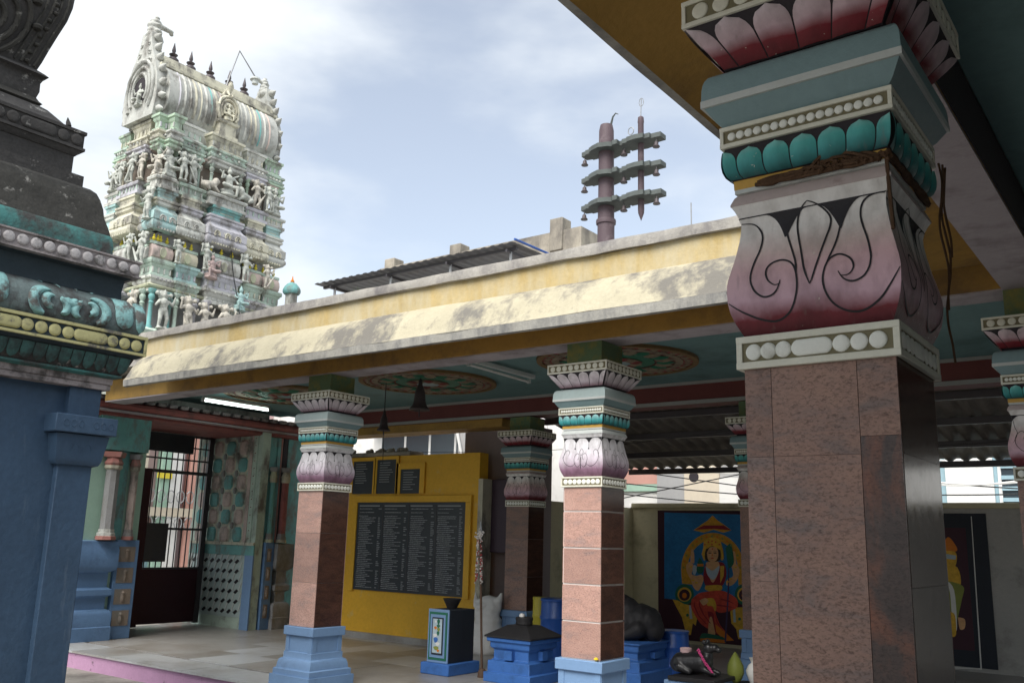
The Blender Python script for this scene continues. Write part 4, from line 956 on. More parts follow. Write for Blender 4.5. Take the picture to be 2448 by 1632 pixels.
# end gables with horned crests
GO = [(-.42, 7.98), (-.47, 8.2), (-.48, 8.4), (-.44, 8.65), (-.35, 8.88), (-.25, 9.08), (-.17, 9.28), (-.13, 9.48), (.13, 9.48), (.17, 9.28), (.25, 9.08), (.35, 8.88), (.44, 8.65), (.48, 8.4), (.47, 8.2), (.42, 7.98)]
def gable(y, sg):
    gb = tp('end_gable', 'ash', MB().prism(GO, lambda a, z: (TX+a, y, z), lambda a, z: (TX+a, y+sg*.16, z)), ang=50)
    for k, (R_, cc_, w_) in enumerate(((.38, 'ash', .035), (.29, 'ash', .03), (.21, 'ash', .03))):
        mb = MB(); mb.tube([(TX+R_*cos(t), y+sg*.17, 8.48+R_*1.3*sin(t)) for t in [radians(-42+22*j) for j in range(13)]], w_, 6); tp('gable_ring', cc_, mb, gb, 60)
    for s_ in (-1, 1):
        for k in range(3):
            mb = MB(); R_ = .06-.012*k; zc = 8.95+.16*k; xc = s_*(.17-.035*k); mb.tube([(TX+xc+s_*R_*(1-.07*j)*cos(a), y+sg*.165, zc+R_*(1-.07*j)*sin(a)) for j, a in enumerate([radians(-60+36*j) for j in range(12)])], .02-.003*k, 5); tp('gable_scroll', 'ash', mb, gb, 60)
    mb = MB(); mb.add([(TX+.2*cos(t), y+sg*.164, 8.46+.24*sin(t)) for t in [2*pi*i/16 for i in range(16)]], [tuple(range(16))]); mb.build('gable_opening', 'dark_core', gb)
    put('seated_figure', SM[1], 'statue_grey', gb, Vector((TX, y+sg*.16, 8.2))-absloc(gb), (0, 0, 0 if sg < 0 else pi), (.4, .4, .4))
    for j in range(14):
        i = j if j < 7 else j+1; (a0, z0), (a1, z1) = GO[i], GO[i+1]; t = atan2(-(a1-a0), z1-z0) if j < 7 else atan2(-(a1-a0), z1-z0)
        nx, nz = -(z1-z0), (a1-a0); t = atan2(nz, nx)
        p = Vector((TX+(a0+a1)/2, y+sg*.08, (z0+z1)/2))
        mb = MB(); mb.lathe([(.03, -.03), (.06, .02), (.06, .05), (.035, .10), (.004, .15)], 7); o = mb.build('flame_leaf', 't_ash', gb, world=False, ang=60)
        o.location = p-absloc(gb); o.rotation_euler = (0, pi/2-t, 0)
    b_ = [(0, 0, 0, .15), (0, 0, .16, .13), (.0, -.02, .30, .12), (.0, .0, .42, .10, 1.1, 1, .8), (.05, .0, .52, .045), (-.05, 0, .52, .04), (.02, 0, .58, .03), (.0, .0, -.12, .2, 1.2, .7, 1)]
    b_ += limb((.02, .08, .36), (.04, .26, .34), .07, .055)+[(-.12, 0, .3, .05), (.12, 0, .3, .05), (-.13, 0, .12, .06), (.13, 0, .12, .06), (0, .30, .30, .04)]
    me = blob('lion_crest', b_, .018, 1)
    put('lion_crest', me, 't_ash', gb, Vector((TX, y+sg*.04, 9.46))-absloc(gb), (0, 0, 0 if sg < 0 else pi), (.85, 1, .62) if sg < 0 else (.55, .7, .45))
gable(BY0, -1); gable(BY1, 1)
# pot finials on the ridge
pot = MB().lathe([(.035, 0), (.03, .02), (.05, .05), (.072, .08), (.072, .11), (.045, .135), (.025, .145), (.05, .165), (.055, .175), (.03, .185), (.018, .2), (.026, .225), (.022, .25), (.012, .29), (.003, .335)], 16).mesh('pot_finial', 50)
for y in (7.64, 7.97, 8.36, 8.75, 9.07): put('pot_finial', pot, 'bronze', tw, Vector((TX, y, 9.09))-tw.location, scale=(1.3, 1.3, 1.35))
tw.scale = (1, 1, TSZ)
# corner turret at the right
kx, ky = at(697, 700, x=-11.95).x, at(697, 700, x=-11.95).y
TZ = 5.58
tu = tp('corner_turret', 'ash', MB().rect(kx-.07, kx+.07, ky-.07, ky+.07, [(.05, 4.6), (.05, 5.2), (.0, 5.21), (0, 5.3), (.03, 5.32), (.03, 5.36), (0, 5.37), (0, TZ)]))
MB().lathe([(.13, 0), (.15, .03), (.15, .07), (.125, .12), (.08, .17), (.03, .20)], 16, (kx, ky, TZ)).build('turret_dome', 't_tealp', tu, ang=50)
MB().lathe([(.025, 0), (.035, .03), (.015, .06), (.004, .12)], 8, (kx, ky, TZ+.19)).build('turret_finial', 'p_orange', tu)
# tower lamp and its cable
lp = thing('street_lamp', 'bent pipe lamp with a small shade standing on the tower ridge', 'lamp', (-12.9, 8.66, 9.0))
P_ = [at(u, v, x=-12.9) for u, v in ((534, 222), (573, 122), (611, 186))]
MB().tube(P_, .013, 6).build('pipe', 'steel_grey', lp)
MB().lathe([(.02, .0), (.09, -.02), (.095, -.05), (.06, -.06), (.055, -.13), (.03, -.14)], 14, P_[2]).build('shade', 'slab_white', lp, ang=50)
cb2 = tag(MB().tube(smooth_pts([tuple(at(u, v, x=-12.75+.85*(v-222)/560)) for u, v in ((534, 222), (541, 330), (547, 450), (549, 530), (556, 640), (566, 705), (574, 760))], 4), .008, 5).build('lamp_cable', 'cable'), 'thin dark cable hanging down the face of the pastel tower', 'cable')
# ------------------------------------------------------------------ back of the hall
yw = thing('board_wall', 'ochre yellow wall carrying the dark slate notice boards', 'wall', (-9.2, 9.9, FZ))
MB().box(-11.6, -7.9, 9.815, 10.0, FZ, 2.86).build('wall_panel', 'ochre_wall', yw)
MB().box(-11.6, -7.88, 9.77, 9.815, FZ, .33).build('skirting', 'floor_stone', yw)
for a in ((-10.30, -8.00, 2.185, 2.28), (-10.30, -10.215, .9, 2.185), (-8.10, -8.0, .9, 2.185)): MB().box(a[0], a[1], 9.775, 9.814, a[2], a[3]).build('board_frame', 'ochre_wall', yw, bevel=.006)
MB().box(-7.9, -7.82, 9.80, 10.02, FZ, 2.5).build('edge_post', 't_sand', yw)
bdz = thing('notice_board', 'large slate notice board with four columns of fine pale lines on the ochre wall', 'board', (-9.16, 9.81, .92))
MB().box(-10.21, -8.105, 9.79, 9.814, .92, 2.182).build('slate', 'slate', bdz)
tx = MB(); rb_ = random.Random(3)
for c in range(4):
    x0 = -10.17+.52*c
    if c: MB().box(x0-.032, x0-.022, 9.786, 9.7895, .93, 2.17).build('column_rule', 'steel_dark', bdz)
    tx.box(x0, x0+.42, 9.7865, 9.7895, 2.125, 2.14)
    for i in range(44):
        z = 2.085-i*.0262
        if i in (1, 3): continue
        x = x0+rb_.uniform(0, .02); xe = x0+rb_.uniform(.16, .36)
        while x < xe:
            w_ = rb_.uniform(.012, .05); tx.box(x, min(x+w_, xe), 9.7872, 9.7895, z, z+rb_.uniform(.006, .0105)); x += w_+.006
        if rb_.random() < .8: tx.box(x0+.40, x0+.40+rb_.uniform(.03, .065), 9.7872, 9.7895, z, z+.009)
t_ = tx.build('inscription', 'lettering', bdz, ang=None); t_['kind'] = 'stuff'
for (x0, x1, z0, z1, lab) in ((-10.36, -9.93, 2.31, 2.80, 'small slate board above the large notice board, next to the pale pillar'), (-9.85, -9.46, 2.31, 2.81, 'small slate board in the middle above the large notice board'), (-9.36, -8.98, 2.31, 2.66, 'lowest small slate board in a wide ochre frame above the notice board')):
    q = thing('name_tablet', lab, 'board', ((x0+x1)/2, 9.81, z0)); MB().box(x0, x1, 9.795, 9.814, z0, z1).build('slate', 'slate', q)
    fr = .05 if 'wide' not in lab else .09
    MB().box(x0-fr, x0, 9.785, 9.8145, z0, z1+fr).build('frame_bar', 'ochre_wall', q); MB().box(x1, x1+fr, 9.785, 9.8145, z0, z1+fr).build('frame_bar', 'ochre_wall', q); MB().box(x0, x1, 9.785, 9.8145, z1, z1+fr).build('frame_bar', 'ochre_wall', q)
    tb_ = MB()
    for i in range(9):
        z = z1-.05-i*.035
        if z < z0+.03: break
        tb_.box(x0+.05, x0+.05+rb_.uniform(.15, .28), 9.793, 9.7948, z, z+.008)
    o = tb_.build('inscription', 'lettering', q, ang=None); o['kind'] = 'stuff'
tag(MB().box(-8.5, -7.10, 10.20, 10.4, FZ, 3.2).build('mauve_pier', 'mauve_wall'), 'plain mauve wall behind the white sack', 'wall')
cbn = thing('wall_cabinet', 'dark maroon cabinet fixed high on the mauve wall', 'cabinet', (-7.65, 10.1, 1.55)); MB().box(-7.81, -7.44, 9.98, 10.19, 1.52, 2.5).build('body', 'cabinet', cbn, bevel=.01); MB().box(-7.79, -7.46, 9.968, 9.979, 1.55, 2.47).build('door', 'cabinet', cbn)
# outer wall with murals
ow = thing('outer_wall', 'cream boundary wall carrying the murals behind the pillars', 'wall', (-4, 13.05, FZ))
WY = 13.0
MB().box(-7.3, -3.2, WY, WY+.2, FZ, 2.24).build('cream_panel', 'cream_wall', ow); MB().box(-3.2, 3.4, WY+.002, WY+.2, FZ, 2.24).build('grey_panel', 'grey_wall', ow)
MB().box(-7.3, 3.4, WY-.06, WY+.24, 2.24, 2.315).build('coping', 'cream_wall', ow, bevel=.015)
MB().box(-7.5, -7.3, 10.4, WY+.2, FZ, 2.24).build('return_panel', 'cream_wall', ow)
mu = thing('deity_mural', 'mural of a crowned seated deity in red under a golden arch', 'mural', (-5.9, WY, .5))
def zm(x, y): p = at(1560+x*.23599, 1210+y*.23599, y=WY-.01); return (p.x, p.z)
layer = [0]
def paint(name, pts, mat, smooth=True, par=None):
    layer[0] += 1; k = .0125+.0004*layer[0]
    P = [zm(*p) for p in pts]
    if smooth: P = smooth_pts(P+[P[0]], 4)[:-1]
    mb = MB(); mb.add([(x, WY-k, z) for x, z in P], [tuple(range(len(P)))]); return mb.build(name, mat, par or mu, ang=None)
def ell(cx, cy, rx, ry, n_=20, a0=0, a1=360): return [(cx+rx*cos(radians(a0+(a1-a0)*i/n_)), cy+ry*sin(radians(a0+(a1-a0)*i/n_))) for i in range(n_)]
pa, pb = zm(52, 40), zm(1100, 1600)
MB().box(pa[0], -4.6, WY-.012, WY-.001, .3, pa[1]).build('painted_ground', 'mural_plum', mu)
paint('painted_sky', [(120, 60), (1020, 85), (1020, 640), (960, 1000), (880, 940), (400, 960), (210, 940), (120, 930)], 'mural_blue', False)
arch_o = ell(610, 640, 320, 375, 26, 180, 360); arch_i = ell(610, 640, 255, 300, 26, 180, 360)
paint('painted_arch', [(300, 780)]+arch_o+[(925, 780), (870, 800)]+arch_i[::-1]+[(365, 640), (410, 790)], 'p_deepgold', False)
paint('painted_canopy', [(415, 240), (500, 180), (560, 140), (610, 90), (660, 140), (720, 180), (800, 240), (720, 265), (620, 235), (520, 265)], 'p_deepgold', False)
paint('painted_canopy_edge', [(430, 235), (520, 190), (720, 190), (800, 240), (620, 225)], 'p_darkred', False)
for cx in (325, 930):
    paint('painted_wheel', ell(cx, 890, 95, 105), 'p_green'); paint('painted_wheel_ring', ell(cx, 890, 70, 72), 'p_gold'); paint('painted_wheel_disc', ell(cx, 895, 55, 58), 'mural_plum'); paint('painted_wheel_hub', ell(cx, 900, 24, 28), 'p_orange')
paint('painted_throne', [(205, 940), (260, 950), (320, 985), (390, 1000), (455, 1130), (440, 1205), (410, 1180), (390, 1300), (345, 1300), (300, 1120), (250, 1030)], 'p_gold', False)
paint('painted_throne', [(790, 1060), (840, 1020), (935, 1020), (935, 1340), (870, 1340), (850, 1240), (800, 1180)], 'p_gold', False)
paint('painted_leg_post', [(372, 1000), (392, 1000), (405, 1135), (380, 1135)], 'p_silver', False); paint('painted_leg_post', [(815, 1030), (838, 1030), (848, 1170), (822, 1170)], 'p_silver', False)
for cx, cy in ((357, 1098), (884, 1137)): paint('painted_stud', ell(cx, cy, 15, 16, 10), 'p_green')
paint('painted_stole', [(500, 480), (540, 360), (610, 330), (690, 360), (725, 500), (700, 545), (660, 450), (560, 450), (530, 550)], 'p_gold')
paint('painted_arm', [(345, 590), (380, 560), (420, 600), (400, 680), (450, 700), (500, 690), (520, 740), (470, 850), (420, 820), (390, 740), (350, 660)], 'p_skin')
paint('painted_arm', [(800, 600), (840, 570), (885, 640), (860, 740), (800, 800), (750, 790), (760, 740), (820, 700)], 'p_skin')
paint('painted_hand', [(385, 560), (395, 440), (420, 450), (425, 570)], 'p_skin'); paint('painted_hand', [(815, 590), (815, 460), (840, 470), (850, 590)], 'p_skin')
paint('painted_conch', [(410, 610), (430, 590), (455, 620), (435, 690), (410, 670)], 'p_silver')
paint('painted_drum', [(455, 590), (480, 520), (520, 590), (515, 660), (470, 680), (450, 640)], 'p_green'); paint('painted_drum_band', [(455, 580), (520, 580), (518, 605), (457, 605)], 'p_orange', False)
paint('painted_bodice', [(525, 640), (560, 560), (680, 560), (735, 590), (750, 700), (700, 810), (560, 810), (520, 740)], 'p_darkred')
paint('painted_chest', [(545, 570), (600, 545), (670, 560), (680, 640), (615, 770), (560, 660)], 'p_skin')
paint('painted_necklace', [(540, 600), (610, 650), (680, 600), (660, 690), (615, 740), (560, 690)], 'p_silver')
paint('painted_sash', [(690, 600), (730, 600), (725, 700), (690, 780)], 'p_gold', False)
paint('painted_waistband', [(540, 800), (690, 795), (705, 840), (630, 870), (540, 840)], 'p_gold')
paint('painted_robe', [(400, 940), (470, 880), (560, 860), (700, 850), (800, 890), (865, 950), (850, 1030), (700, 1075), (640, 1060), (690, 1200), (760, 1290), (600, 1250), (500, 1190), (440, 1110), (395, 1020)], 'p_red')
paint('painted_robe_fold', [(560, 1060), (620, 1080), (640, 1200), (700, 1290), (640, 1280), (590, 1180)], 'p_darkred')
paint('painted_knot', [(545, 930), (620, 930), (650, 1000), (640, 1060), (610, 1010), (560, 1000)], 'p_gold')
paint('painted_hand', [(480, 950), (540, 925), (570, 960), (520, 1000)], 'p_skin')
paint('painted_foot', [(585, 1120), (605, 1120), (630, 1230), (640, 1290), (610, 1330), (570, 1310), (570, 1210)], 'p_skin')
paint('painted_train', [(640, 1190), (720, 1250), (830, 1355), (740, 1360), (650, 1270)], 'p_orange', False)
paint('painted_footrest', [(490, 1310), (530, 1280), (720, 1320), (740, 1380), (620, 1370), (490, 1350)], 'p_green'); paint('painted_footrest_edge', [(490, 1335), (560, 1330), (740, 1350), (740, 1382), (600, 1370), (485, 1360)], 'p_orange', False)
paint('painted_hair', [(535, 470), (560, 400), (615, 380), (675, 400), (695, 470), (680, 550), (550, 550)], 'p_hair'); paint('painted_face', [(556, 470), (580, 420), (615, 408), (655, 420), (672, 480), (655, 540), (612, 562), (570, 540)], 'p_skin')
paint('painted_crown', [(520, 440), (530, 345), (610, 310), (690, 345), (705, 440), (665, 425), (610, 400), (560, 425)], 'p_gold')
for cx in (588, 640): paint('painted_eye', ell(cx, 470, 17, 6, 10), 'p_hair'); paint('painted_brow', [(cx-20, 455), (cx, 447), (cx+20, 455), (cx, 451)], 'p_hair')
paint('painted_mouth', ell(612, 522, 17, 6, 10), 'p_red'); paint('painted_nose', [(610, 470), (620, 500), (604, 500)], 'p_orange', False); paint('painted_mark', ell(613, 430, 6, 9, 8), 'p_red')
paint('painted_trident', [(776, 560), (784, 560), (780, 880), (752, 1370), (735, 1370), (765, 880)], 'p_purple', False)
paint('painted_parasol', [(745, 420), (800, 380), (830, 560), (790, 620), (770, 600)], 'p_green')
for i in range(17):
    a = radians(184+172*i/16); paint('painted_jewel', ell(610+288*cos(a), 640+338*sin(a), 11, 12, 8), 'p_orange' if i % 2 else 'p_olive')
for L in ([(430, 940), (440, 1010), (480, 1100), (560, 1190), (552, 1190), (468, 1100), (428, 1010)], [(480, 910), (490, 1000), (530, 1090), (600, 1180), (590, 1182), (518, 1090), (478, 1000)], [(700, 930), (780, 950), (850, 990), (780, 962), (700, 942)], [(660, 990), (740, 1000), (840, 1020), (740, 1012), (660, 1002)], [(640, 1090), (670, 1170), (730, 1270), (660, 1172)]): paint('painted_fold', L, 'p_darkred', False)
for cx, cy in ((540, 385), (575, 360), (612, 350), (650, 360), (685, 385), (612, 385)): paint('painted_jewel', ell(cx, cy, 8, 9, 8), 'p_red')
for cx, cy in ((420, 745), (455, 770), (800, 730), (770, 760), (398, 610), (850, 615)): paint('painted_bangle', ell(cx, cy, 17, 8, 8), 'p_gold')
mu2 = thing('framed_mural', 'dark mural with a thin white border and a garlanded figure', 'mural', (-2.2, WY, .4))
def m2(u, v): p = at(u, v, y=WY-.01); return (p.x, p.z)
MB().box(-3.2, m2(2349, 1400)[0]+.1, WY-.014, WY-.001, FZ+.05, 2.18).build('painted_ground', 'mural_navy', mu2); MB().box(-3.0, m2(2340, 1400)[0]-.1, WY-.018, WY-.0145, .5, 2.0).build('painted_panel', 'mural_plum', mu2)
def zr(x, y): return (1700+x*.4669, 900+y*.4669)
def paint2(name, pts, mat, sm=True):
    layer[0] += 1; P = [m2(*zr(*p)) for p in pts]
    if sm: P = smooth_pts(P+[P[0]], 4)[:-1]
    mb = MB(); mb.add([(x, WY-.02-.0006*layer[0]+.04, z) for x, z in P], [tuple(range(len(P)))])
    mb.v = [(x, WY-.019-.0004*(layer[0]-78), z) for x, y, z in mb.v]; return mb.build(name, mat, mu2, ang=None)
paint2('painted_border', [(1331, 715), (1335, 715), (1388, 1498), (1130, 1486), (1130, 1479), (1380, 1490)], 'p_white', False)
paint2('painted_head', [(1190, 850), (1215, 820), (1245, 850), (1260, 890), (1200, 900)], 'p_orange'); paint2('painted_collar', [(1195, 890), (1255, 900), (1250, 970), (1200, 960)], 'p_gold'); paint2('painted_collar', [(1200, 905), (1255, 915), (1253, 935), (1200, 930)], 'p_silver', False)
paint2('painted_torso', [(1200, 960), (1262, 975), (1280, 1060), (1240, 1080), (1205, 1040)], 'p_gold'); paint2('painted_cloth', [(1195, 1040), (1290, 1070), (1285, 1140), (1240, 1320), (1215, 1310)], 'p_olive'); paint2('painted_garland', [(1205, 1040), (1245, 1090), (1260, 1250), (1255, 1300), (1235, 1230), (1225, 1110)], 'p_white'); paint2('painted_leg', [(1220, 1200), (1250, 1220), (1255, 1320), (1225, 1315)], 'p_gold'); paint2('painted_hand', [(1265, 1230), (1300, 1240), (1300, 1285), (1275, 1290)], 'p_skin')
# corrugated roof behind the hall
cr_ = thing('corrugated_roof', 'dark corrugated sheet roof sloping down to the boundary wall', 'roof', (-3, 11.5, 3.1))
def sheet(name, x0, x1, y0, z0, y1, z1, mat, parent, pitch=.19, amp=.018):
    n_ = int((x1-x0)/pitch*8); mb = MB(); 
    for i in range(n_+1):
        x = x0+(x1-x0)*i/n_; a = (x/pitch) % 1; d = amp*max(-1, min(1, 2.2*cos(2*pi*a)))
        mb.v += [(x, y0, z0+d), (x, y1, z1+d)]
    mb.f = [(2*i, 2*i+1, 2*i+3, 2*i+2) for i in range(n_)]
    return mb.build(name, mat, parent, ang=60)
for i in range(6):
    a = -7.3+1.78*i; sheet('roof_sheet', a, a+1.80, 10.25, 3.44-.004*(i % 2), 12.95, 2.86-.004*(i % 2), 'tin_dark', cr_)
for y_, z_ in ((10.5, 3.33), (11.3, 3.16), (12.1, 2.985), (12.9, 2.81)): MB().box(-7.3, 3.3, y_-.03, y_+.03, z_-.05, z_+.03).build('purlin', 'steel_dark', cr_)
# hanging bells, tube lights, wires
def bell(x, y, zt, s_, lab):
    t = thing('hanging_bell', lab, 'bell', (x, y, zt)); MB().tube([(x, y, 3.60), (x, y, zt)], .006, 5).build('chain', 'steel_dark', t)
    MB().lathe([(r*s_, -z*s_) for r, z in ((.012, 0), (.03, .02), (.035, .10), (.06, .16), (.085, .22), (.095, .36), (.12, .44), (.17, .50), (.165, .515), (.10, .50))], 20, (x, y, zt)).build('body', 'bronze', t, ang=50)
    MB().tube([(x, y, zt-.4*s_), (x, y, zt-.62*s_)], .008, 5).build('clapper', 'bronze', t)
    return t
bell(-7.40, 8.0, 3.56, .74, 'larger dark bell hanging under the red ceiling medallion'); b2 = bell(-7.98, 8.0, 3.22, .5, 'smaller dark bell hanging low on a long chain')
MB().tube([(-7.97, 8.0, 2.95), (-7.96, 8.0, 2.55)], .004, 4).build('cord', 'cable', b2)
def tube_light(p, q, lab, on):
    t = thing('tube_light', lab, 'light', tuple((Vector(p)+Vector(q))/2)); d = Vector(q)-Vector(p)
    MB().box(p[0]-.025, p[0]+.025, p[1], q[1], p[2]+.03, p[2]+.075).build('fitting', 'slab_white', t, bevel=.004)
    MB().tube([tuple(p), tuple(q)], .014, 10).build('tube', 'tube_glow' if on else 'plastic_white', t)
    for e in (p, q): MB().box(e[0]-.02, e[0]+.02, e[1]-.015, e[1]+.015, e[2]-.018, e[2]+.03).build('holder', 'slab_white', t)
tube_light((-10.82, 7.35, 3.45), (-10.82, 8.46, 3.45), 'glowing white tube light beside the gateway cornice', True)
tube_light((-6.08, 7.3, 3.5), (-6.15, 8.5, 3.5), 'unlit tube light on the teal ceiling', False)
for k, (a, b_) in enumerate((((-9.4, 10.2, 2.95), (-3.9, 10.3, 3.1)), ((-3.9, 9.8, 2.9), (-.7, 9.8, 2.8)))):
    P_ = [tuple(Vector(a).lerp(Vector(b_), i/10)-Vector((0, 0, .12*sin(pi*i/10)))) for i in range(11)]
    tag(MB().tube(P_, .004, 4).build('hall_wire', 'cable'), ('thin wire strung behind the brown pillar' if k == 0 else 'thin wire strung behind the large granite pillar'), 'wire')
# ------------------------------------------------------------------ things on the floor
hu = thing('offering_box', 'dark blue offering box with a painted front panel on a bright blue base', 'box', (-6.84, 8.09, FZ))
MB().box(-7.04, -6.635, 7.825, 8.36, FZ, .372).build('base', 'blue_deep', hu, bevel=.01)
hb = MB().box(-6.985, -6.69, 7.88, 8.31, .372, .925).build('body', 'cabinet', hu, bevel=.006); hb.material_slots[0].material = MATS['mural_navy']
MB().box(-6.985, -6.69, 7.868, 7.879, .374, .93).build('face_plate', 'blue_base', hu); MB().box(-6.965, -6.71, 7.862, 7.8675, .40, .90).build('face_groove', 'p_green', hu)
fp = MB().box(-6.945, -6.73, 7.857, 7.8615, .425, .875).build('picture_frame', 'blue_base', hu); MB().box(-6.915, -6.755, 7.852, 7.8565, .455, .845).build('picture_groove', 'mural_navy', fp); MB().box(-6.90, -6.77, 7.848, 7.8515, .475, .83).build('picture', 'p_silver', fp)
rr = random.Random(8)
for i, (cx, cz, w_, h_, mt) in enumerate(((-6.82, .80, .02, .03, 'p_green'), (-6.86, .80, .012, .014, 'p_white'), (-6.82, .755, .024, .018, 'p_green'), (-6.86, .735, .02, .016, 'p_orange'), (-6.815, .72, .022, .02, 'p_olive'), (-6.82, .68, .018, .024, 'p_green'), (-6.86, .655, .026, .02, 'p_white'), (-6.85, .61, .03, .03, 'blue_deep'), (-6.82, .57, .03, .02, 'p_white'), (-6.84, .525, .036, .022, 'p_olive'), (-6.81, .50, .018, .014, 'p_orange'))):
    mb = MB(); mb.add([(cx+w_*cos(t)*(1+.2*sin(3*t)), 7.8472-.0004*i, cz+h_*sin(t)) for t in [2*pi*j/12 for j in range(12)]], [tuple(range(12))]); mb.build('painted_patch', mt, fp)
bw = tag(MB().lathe([(.05, 0), (.055, .01), (.08, .06), (.105, .11), (.10, .112), (.07, .06), (.0, .03)], 18, (-6.85, 8.1, .925)).build('offering_bowl', 'soot_stone', ang=50), 'black flared bowl standing on the offering box', 'bowl')
spx = thing('spear', 'thin upright spear hung with a white and red flower garland', 'spear', (-6.374, 8.077, FZ))
MB().tube([(-6.374, 8.077, FZ), (-6.46, 8.077, 1.70)], .013, 8).build('shaft', 'wood_brown', spx); MB().lathe([(.05, 0), (.045, .06), (.03, .09)], 12, (-6.374, 8.077, FZ)).build('foot', 'wood_brown', spx)
MB().prism([(0, 0), (.035, .06), (.02, .12), (0, .22), (-.02, .12), (-.035, .06)], lambda a, b_: (-6.46+a, 8.072, 1.68+b_), lambda a, b_: (-6.46+a, 8.082, 1.68+b_)).build('blade', 'steel_grey', spx)
gl_ = MB(); gr_ = MB()
for i in range(150):
    t = rr.random(); z = 1.72-t*.50; sd = -1 if i % 2 else 1
    c = (-6.455+sd*(.018+.02*t)+rr.uniform(-.012, .012)+.03*t*.2, 8.065+rr.uniform(-.02, .01), z)
    (gl_ if rr.random() < .6 else gr_).lathe([(.001, -.008), (.009, 0), (.001, .008)], 5, c)
for i in range(40):
    c = (-6.45+rr.gauss(0, .022), 8.06+rr.gauss(0, .012), 1.74+rr.gauss(0, .03)); gl_.lathe([(.001, -.012), (.013, 0), (.001, .012)], 5, c)
o = gl_.build('garland_white', 'flower_white', spx); o['kind'] = 'stuff'; o = gr_.build('garland_red', 'flower_red', spx); o['kind'] = 'stuff'
# white sack
rs_ = random.Random(4); bl = []
for i in range(14):
    t = i/13; bl.append((rs_.uniform(-.02, .02), rs_.uniform(-.02, .02), .08+.5*t, .15-.035*t+rs_.uniform(-.012, .012), 1.05, .8, .9))
for i in range(30): a = rs_.uniform(0, 2*pi); z = rs_.uniform(.05, .6); bl.append((.13*cos(a)*(1.05-.3*z), .10*sin(a)*(1.05-.3*z), z, rs_.uniform(.025, .05)))
bl += limb((-.12, 0, .55), (-.13, -.01, .70), .035, .015)+limb((.10, 0, .52), (.15, -.02, .70), .05, .02)+[(.12, -.02, .62, .045), (0, 0, .05, .16, 1, .8, .5)]
sk = tag(put('sack', blob('sack', bl, .016, 1), 'plastic_white', None, (-7.60, 9.70, FZ), (0, 0, .3), (1.3, 1.2, 1.08)), 'crumpled white plastic sack leaning by the brown pillar', 'sack')
# altars and idols
def altar(name, label, x, y, w_, zs, top):
    t = thing(name, label, 'altar', (x, y, FZ)); h = w_/2
    b_ = MB().rect(x-h, x+h, y-h, y+h, [(0, FZ), (0, zs[0]), (-.03, zs[0]+.002), (-.03, zs[1]), (-.05, zs[1]+.002), (-.075, zs[1]+.02), (-.075, zs[2]-.02), (-.05, zs[2]), (-.045, zs[2]+.01), (-.045, zs[2]+.06), (-.02, zs[2]+.062), (-.015, zs[3])]).build('pedestal', 'blue_deep', t, bevel=.006)
    for k in range(4):
        R_ = Matrix.Rotation(k*pi/2, 3, 'Z'); q = MB(); q.box(-.05, .05, -h+.02, -h+.10, zs[1]+.02-FZ, zs[2]-.02-FZ)
        q.v = [tuple(R_ @ Vector(p)) for p in q.v]; o = q.build('pedestal_boss', 'blue_deep', b_, world=False); o.location = (0, 0, 0)
    if top: MB().rect(x-h, x+h, y-h, y+h, [(-.02, zs[3]), (-.0, zs[3]+.005), (0, zs[3]+.02), (-.05, zs[3]+.05), (-.11, zs[3]+.085), (-.15, zs[3]+.11), (-.17, zs[3]+.125)]).build('stone_lotus', 'soot_stone', t, ang=30); MB().lathe([(.085, 0), (.092, .02), (.085, .04), (.095, .07), (.09, .085), (.04, .09)], 20, (x, y, zs[3]+.12)).build('stone_knob', 'soot_stone', t)
    return t
al = altar('offering_altar', 'stepped blue altar with a black stone lotus top and knob', -5.92, 8.2, .60, (.345, .46, .59, .69), True)
tag(MB().lathe([(.03, 0), (.028, .025), (.015, .035)], 10, (-5.93, 8.17, .898)).build('camphor_lump', 'plastic_white'), 'small white lump lying on the black altar knob', 'offering')
altar('idol_pedestal', 'stepped blue pedestal under the black bull idol', -5.06, 8.86, .78, (.42, .52, .62, .70), False)
bull = limb((-.36, 0, .16), (.20, 0, .20), .17, .20)+[(-.05, 0, .36, .13), (.02, 0, .30, .16), (-.42, 0, .20, .12), (.30, 0, .20, .17), (.36, 0, .12, .14), (-.38, 0, .38, .11), (-.44, 0, .48, .10), (-.52, 0, .46, .07), (-.58, 0, .43, .055), (-.42, .10, .52, .03), (-.42, -.10, .52, .03), (-.40, .08, .58, .022), (-.40, -.08, .58, .022)]
for s_ in (-1, 1): bull += limb((.22, .16*s_, .12), (.05, .22*s_, .05), .10, .05)+limb((-.34, .10*s_, .12), (-.5, .12*s_, .04), .07, .045)
bl_ = tag(put('bull_idol', blob('bull_idol', bull, .016, 2), 'soot_stone', None, (-5.06, 8.88, .70), (0, 0, .15), (.84, .9, .95)), 'black stone bull idol seated behind the pillar with white joints', 'statue')
mp_ = thing('small_pedestal', 'low pale blue pedestal with a dark slab under the black animal idol', 'pedestal', (-3.98, 8.35, FZ)); MB().box(-4.22, -3.74, 8.10, 8.58, FZ, .46).build('block', 'blue_base', mp_, bevel=.008); MB().box(-4.17, -3.70, 8.08, 8.62, .462, .50).build('slab', 'soot_stone', mp_, bevel=.005)
an = limb((-.15, 0, .12), (.10, 0, .14), .12, .13)+[(.16, 0, .20, .075), (.18, 0, .30, .065), (.25, 0, .31, .05), (.30, 0, .29, .035), (.15, .06, .37, .03), (.15, -.06, .37, .03), (-.2, 0, .10, .09)]
for s_ in (-1, 1): an += limb((.12, .07*s_, .08), (.27, .08*s_, .03), .045, .03)+limb((-.14, .09*s_, .08), (-.02, .10*s_, .03), .06, .03)
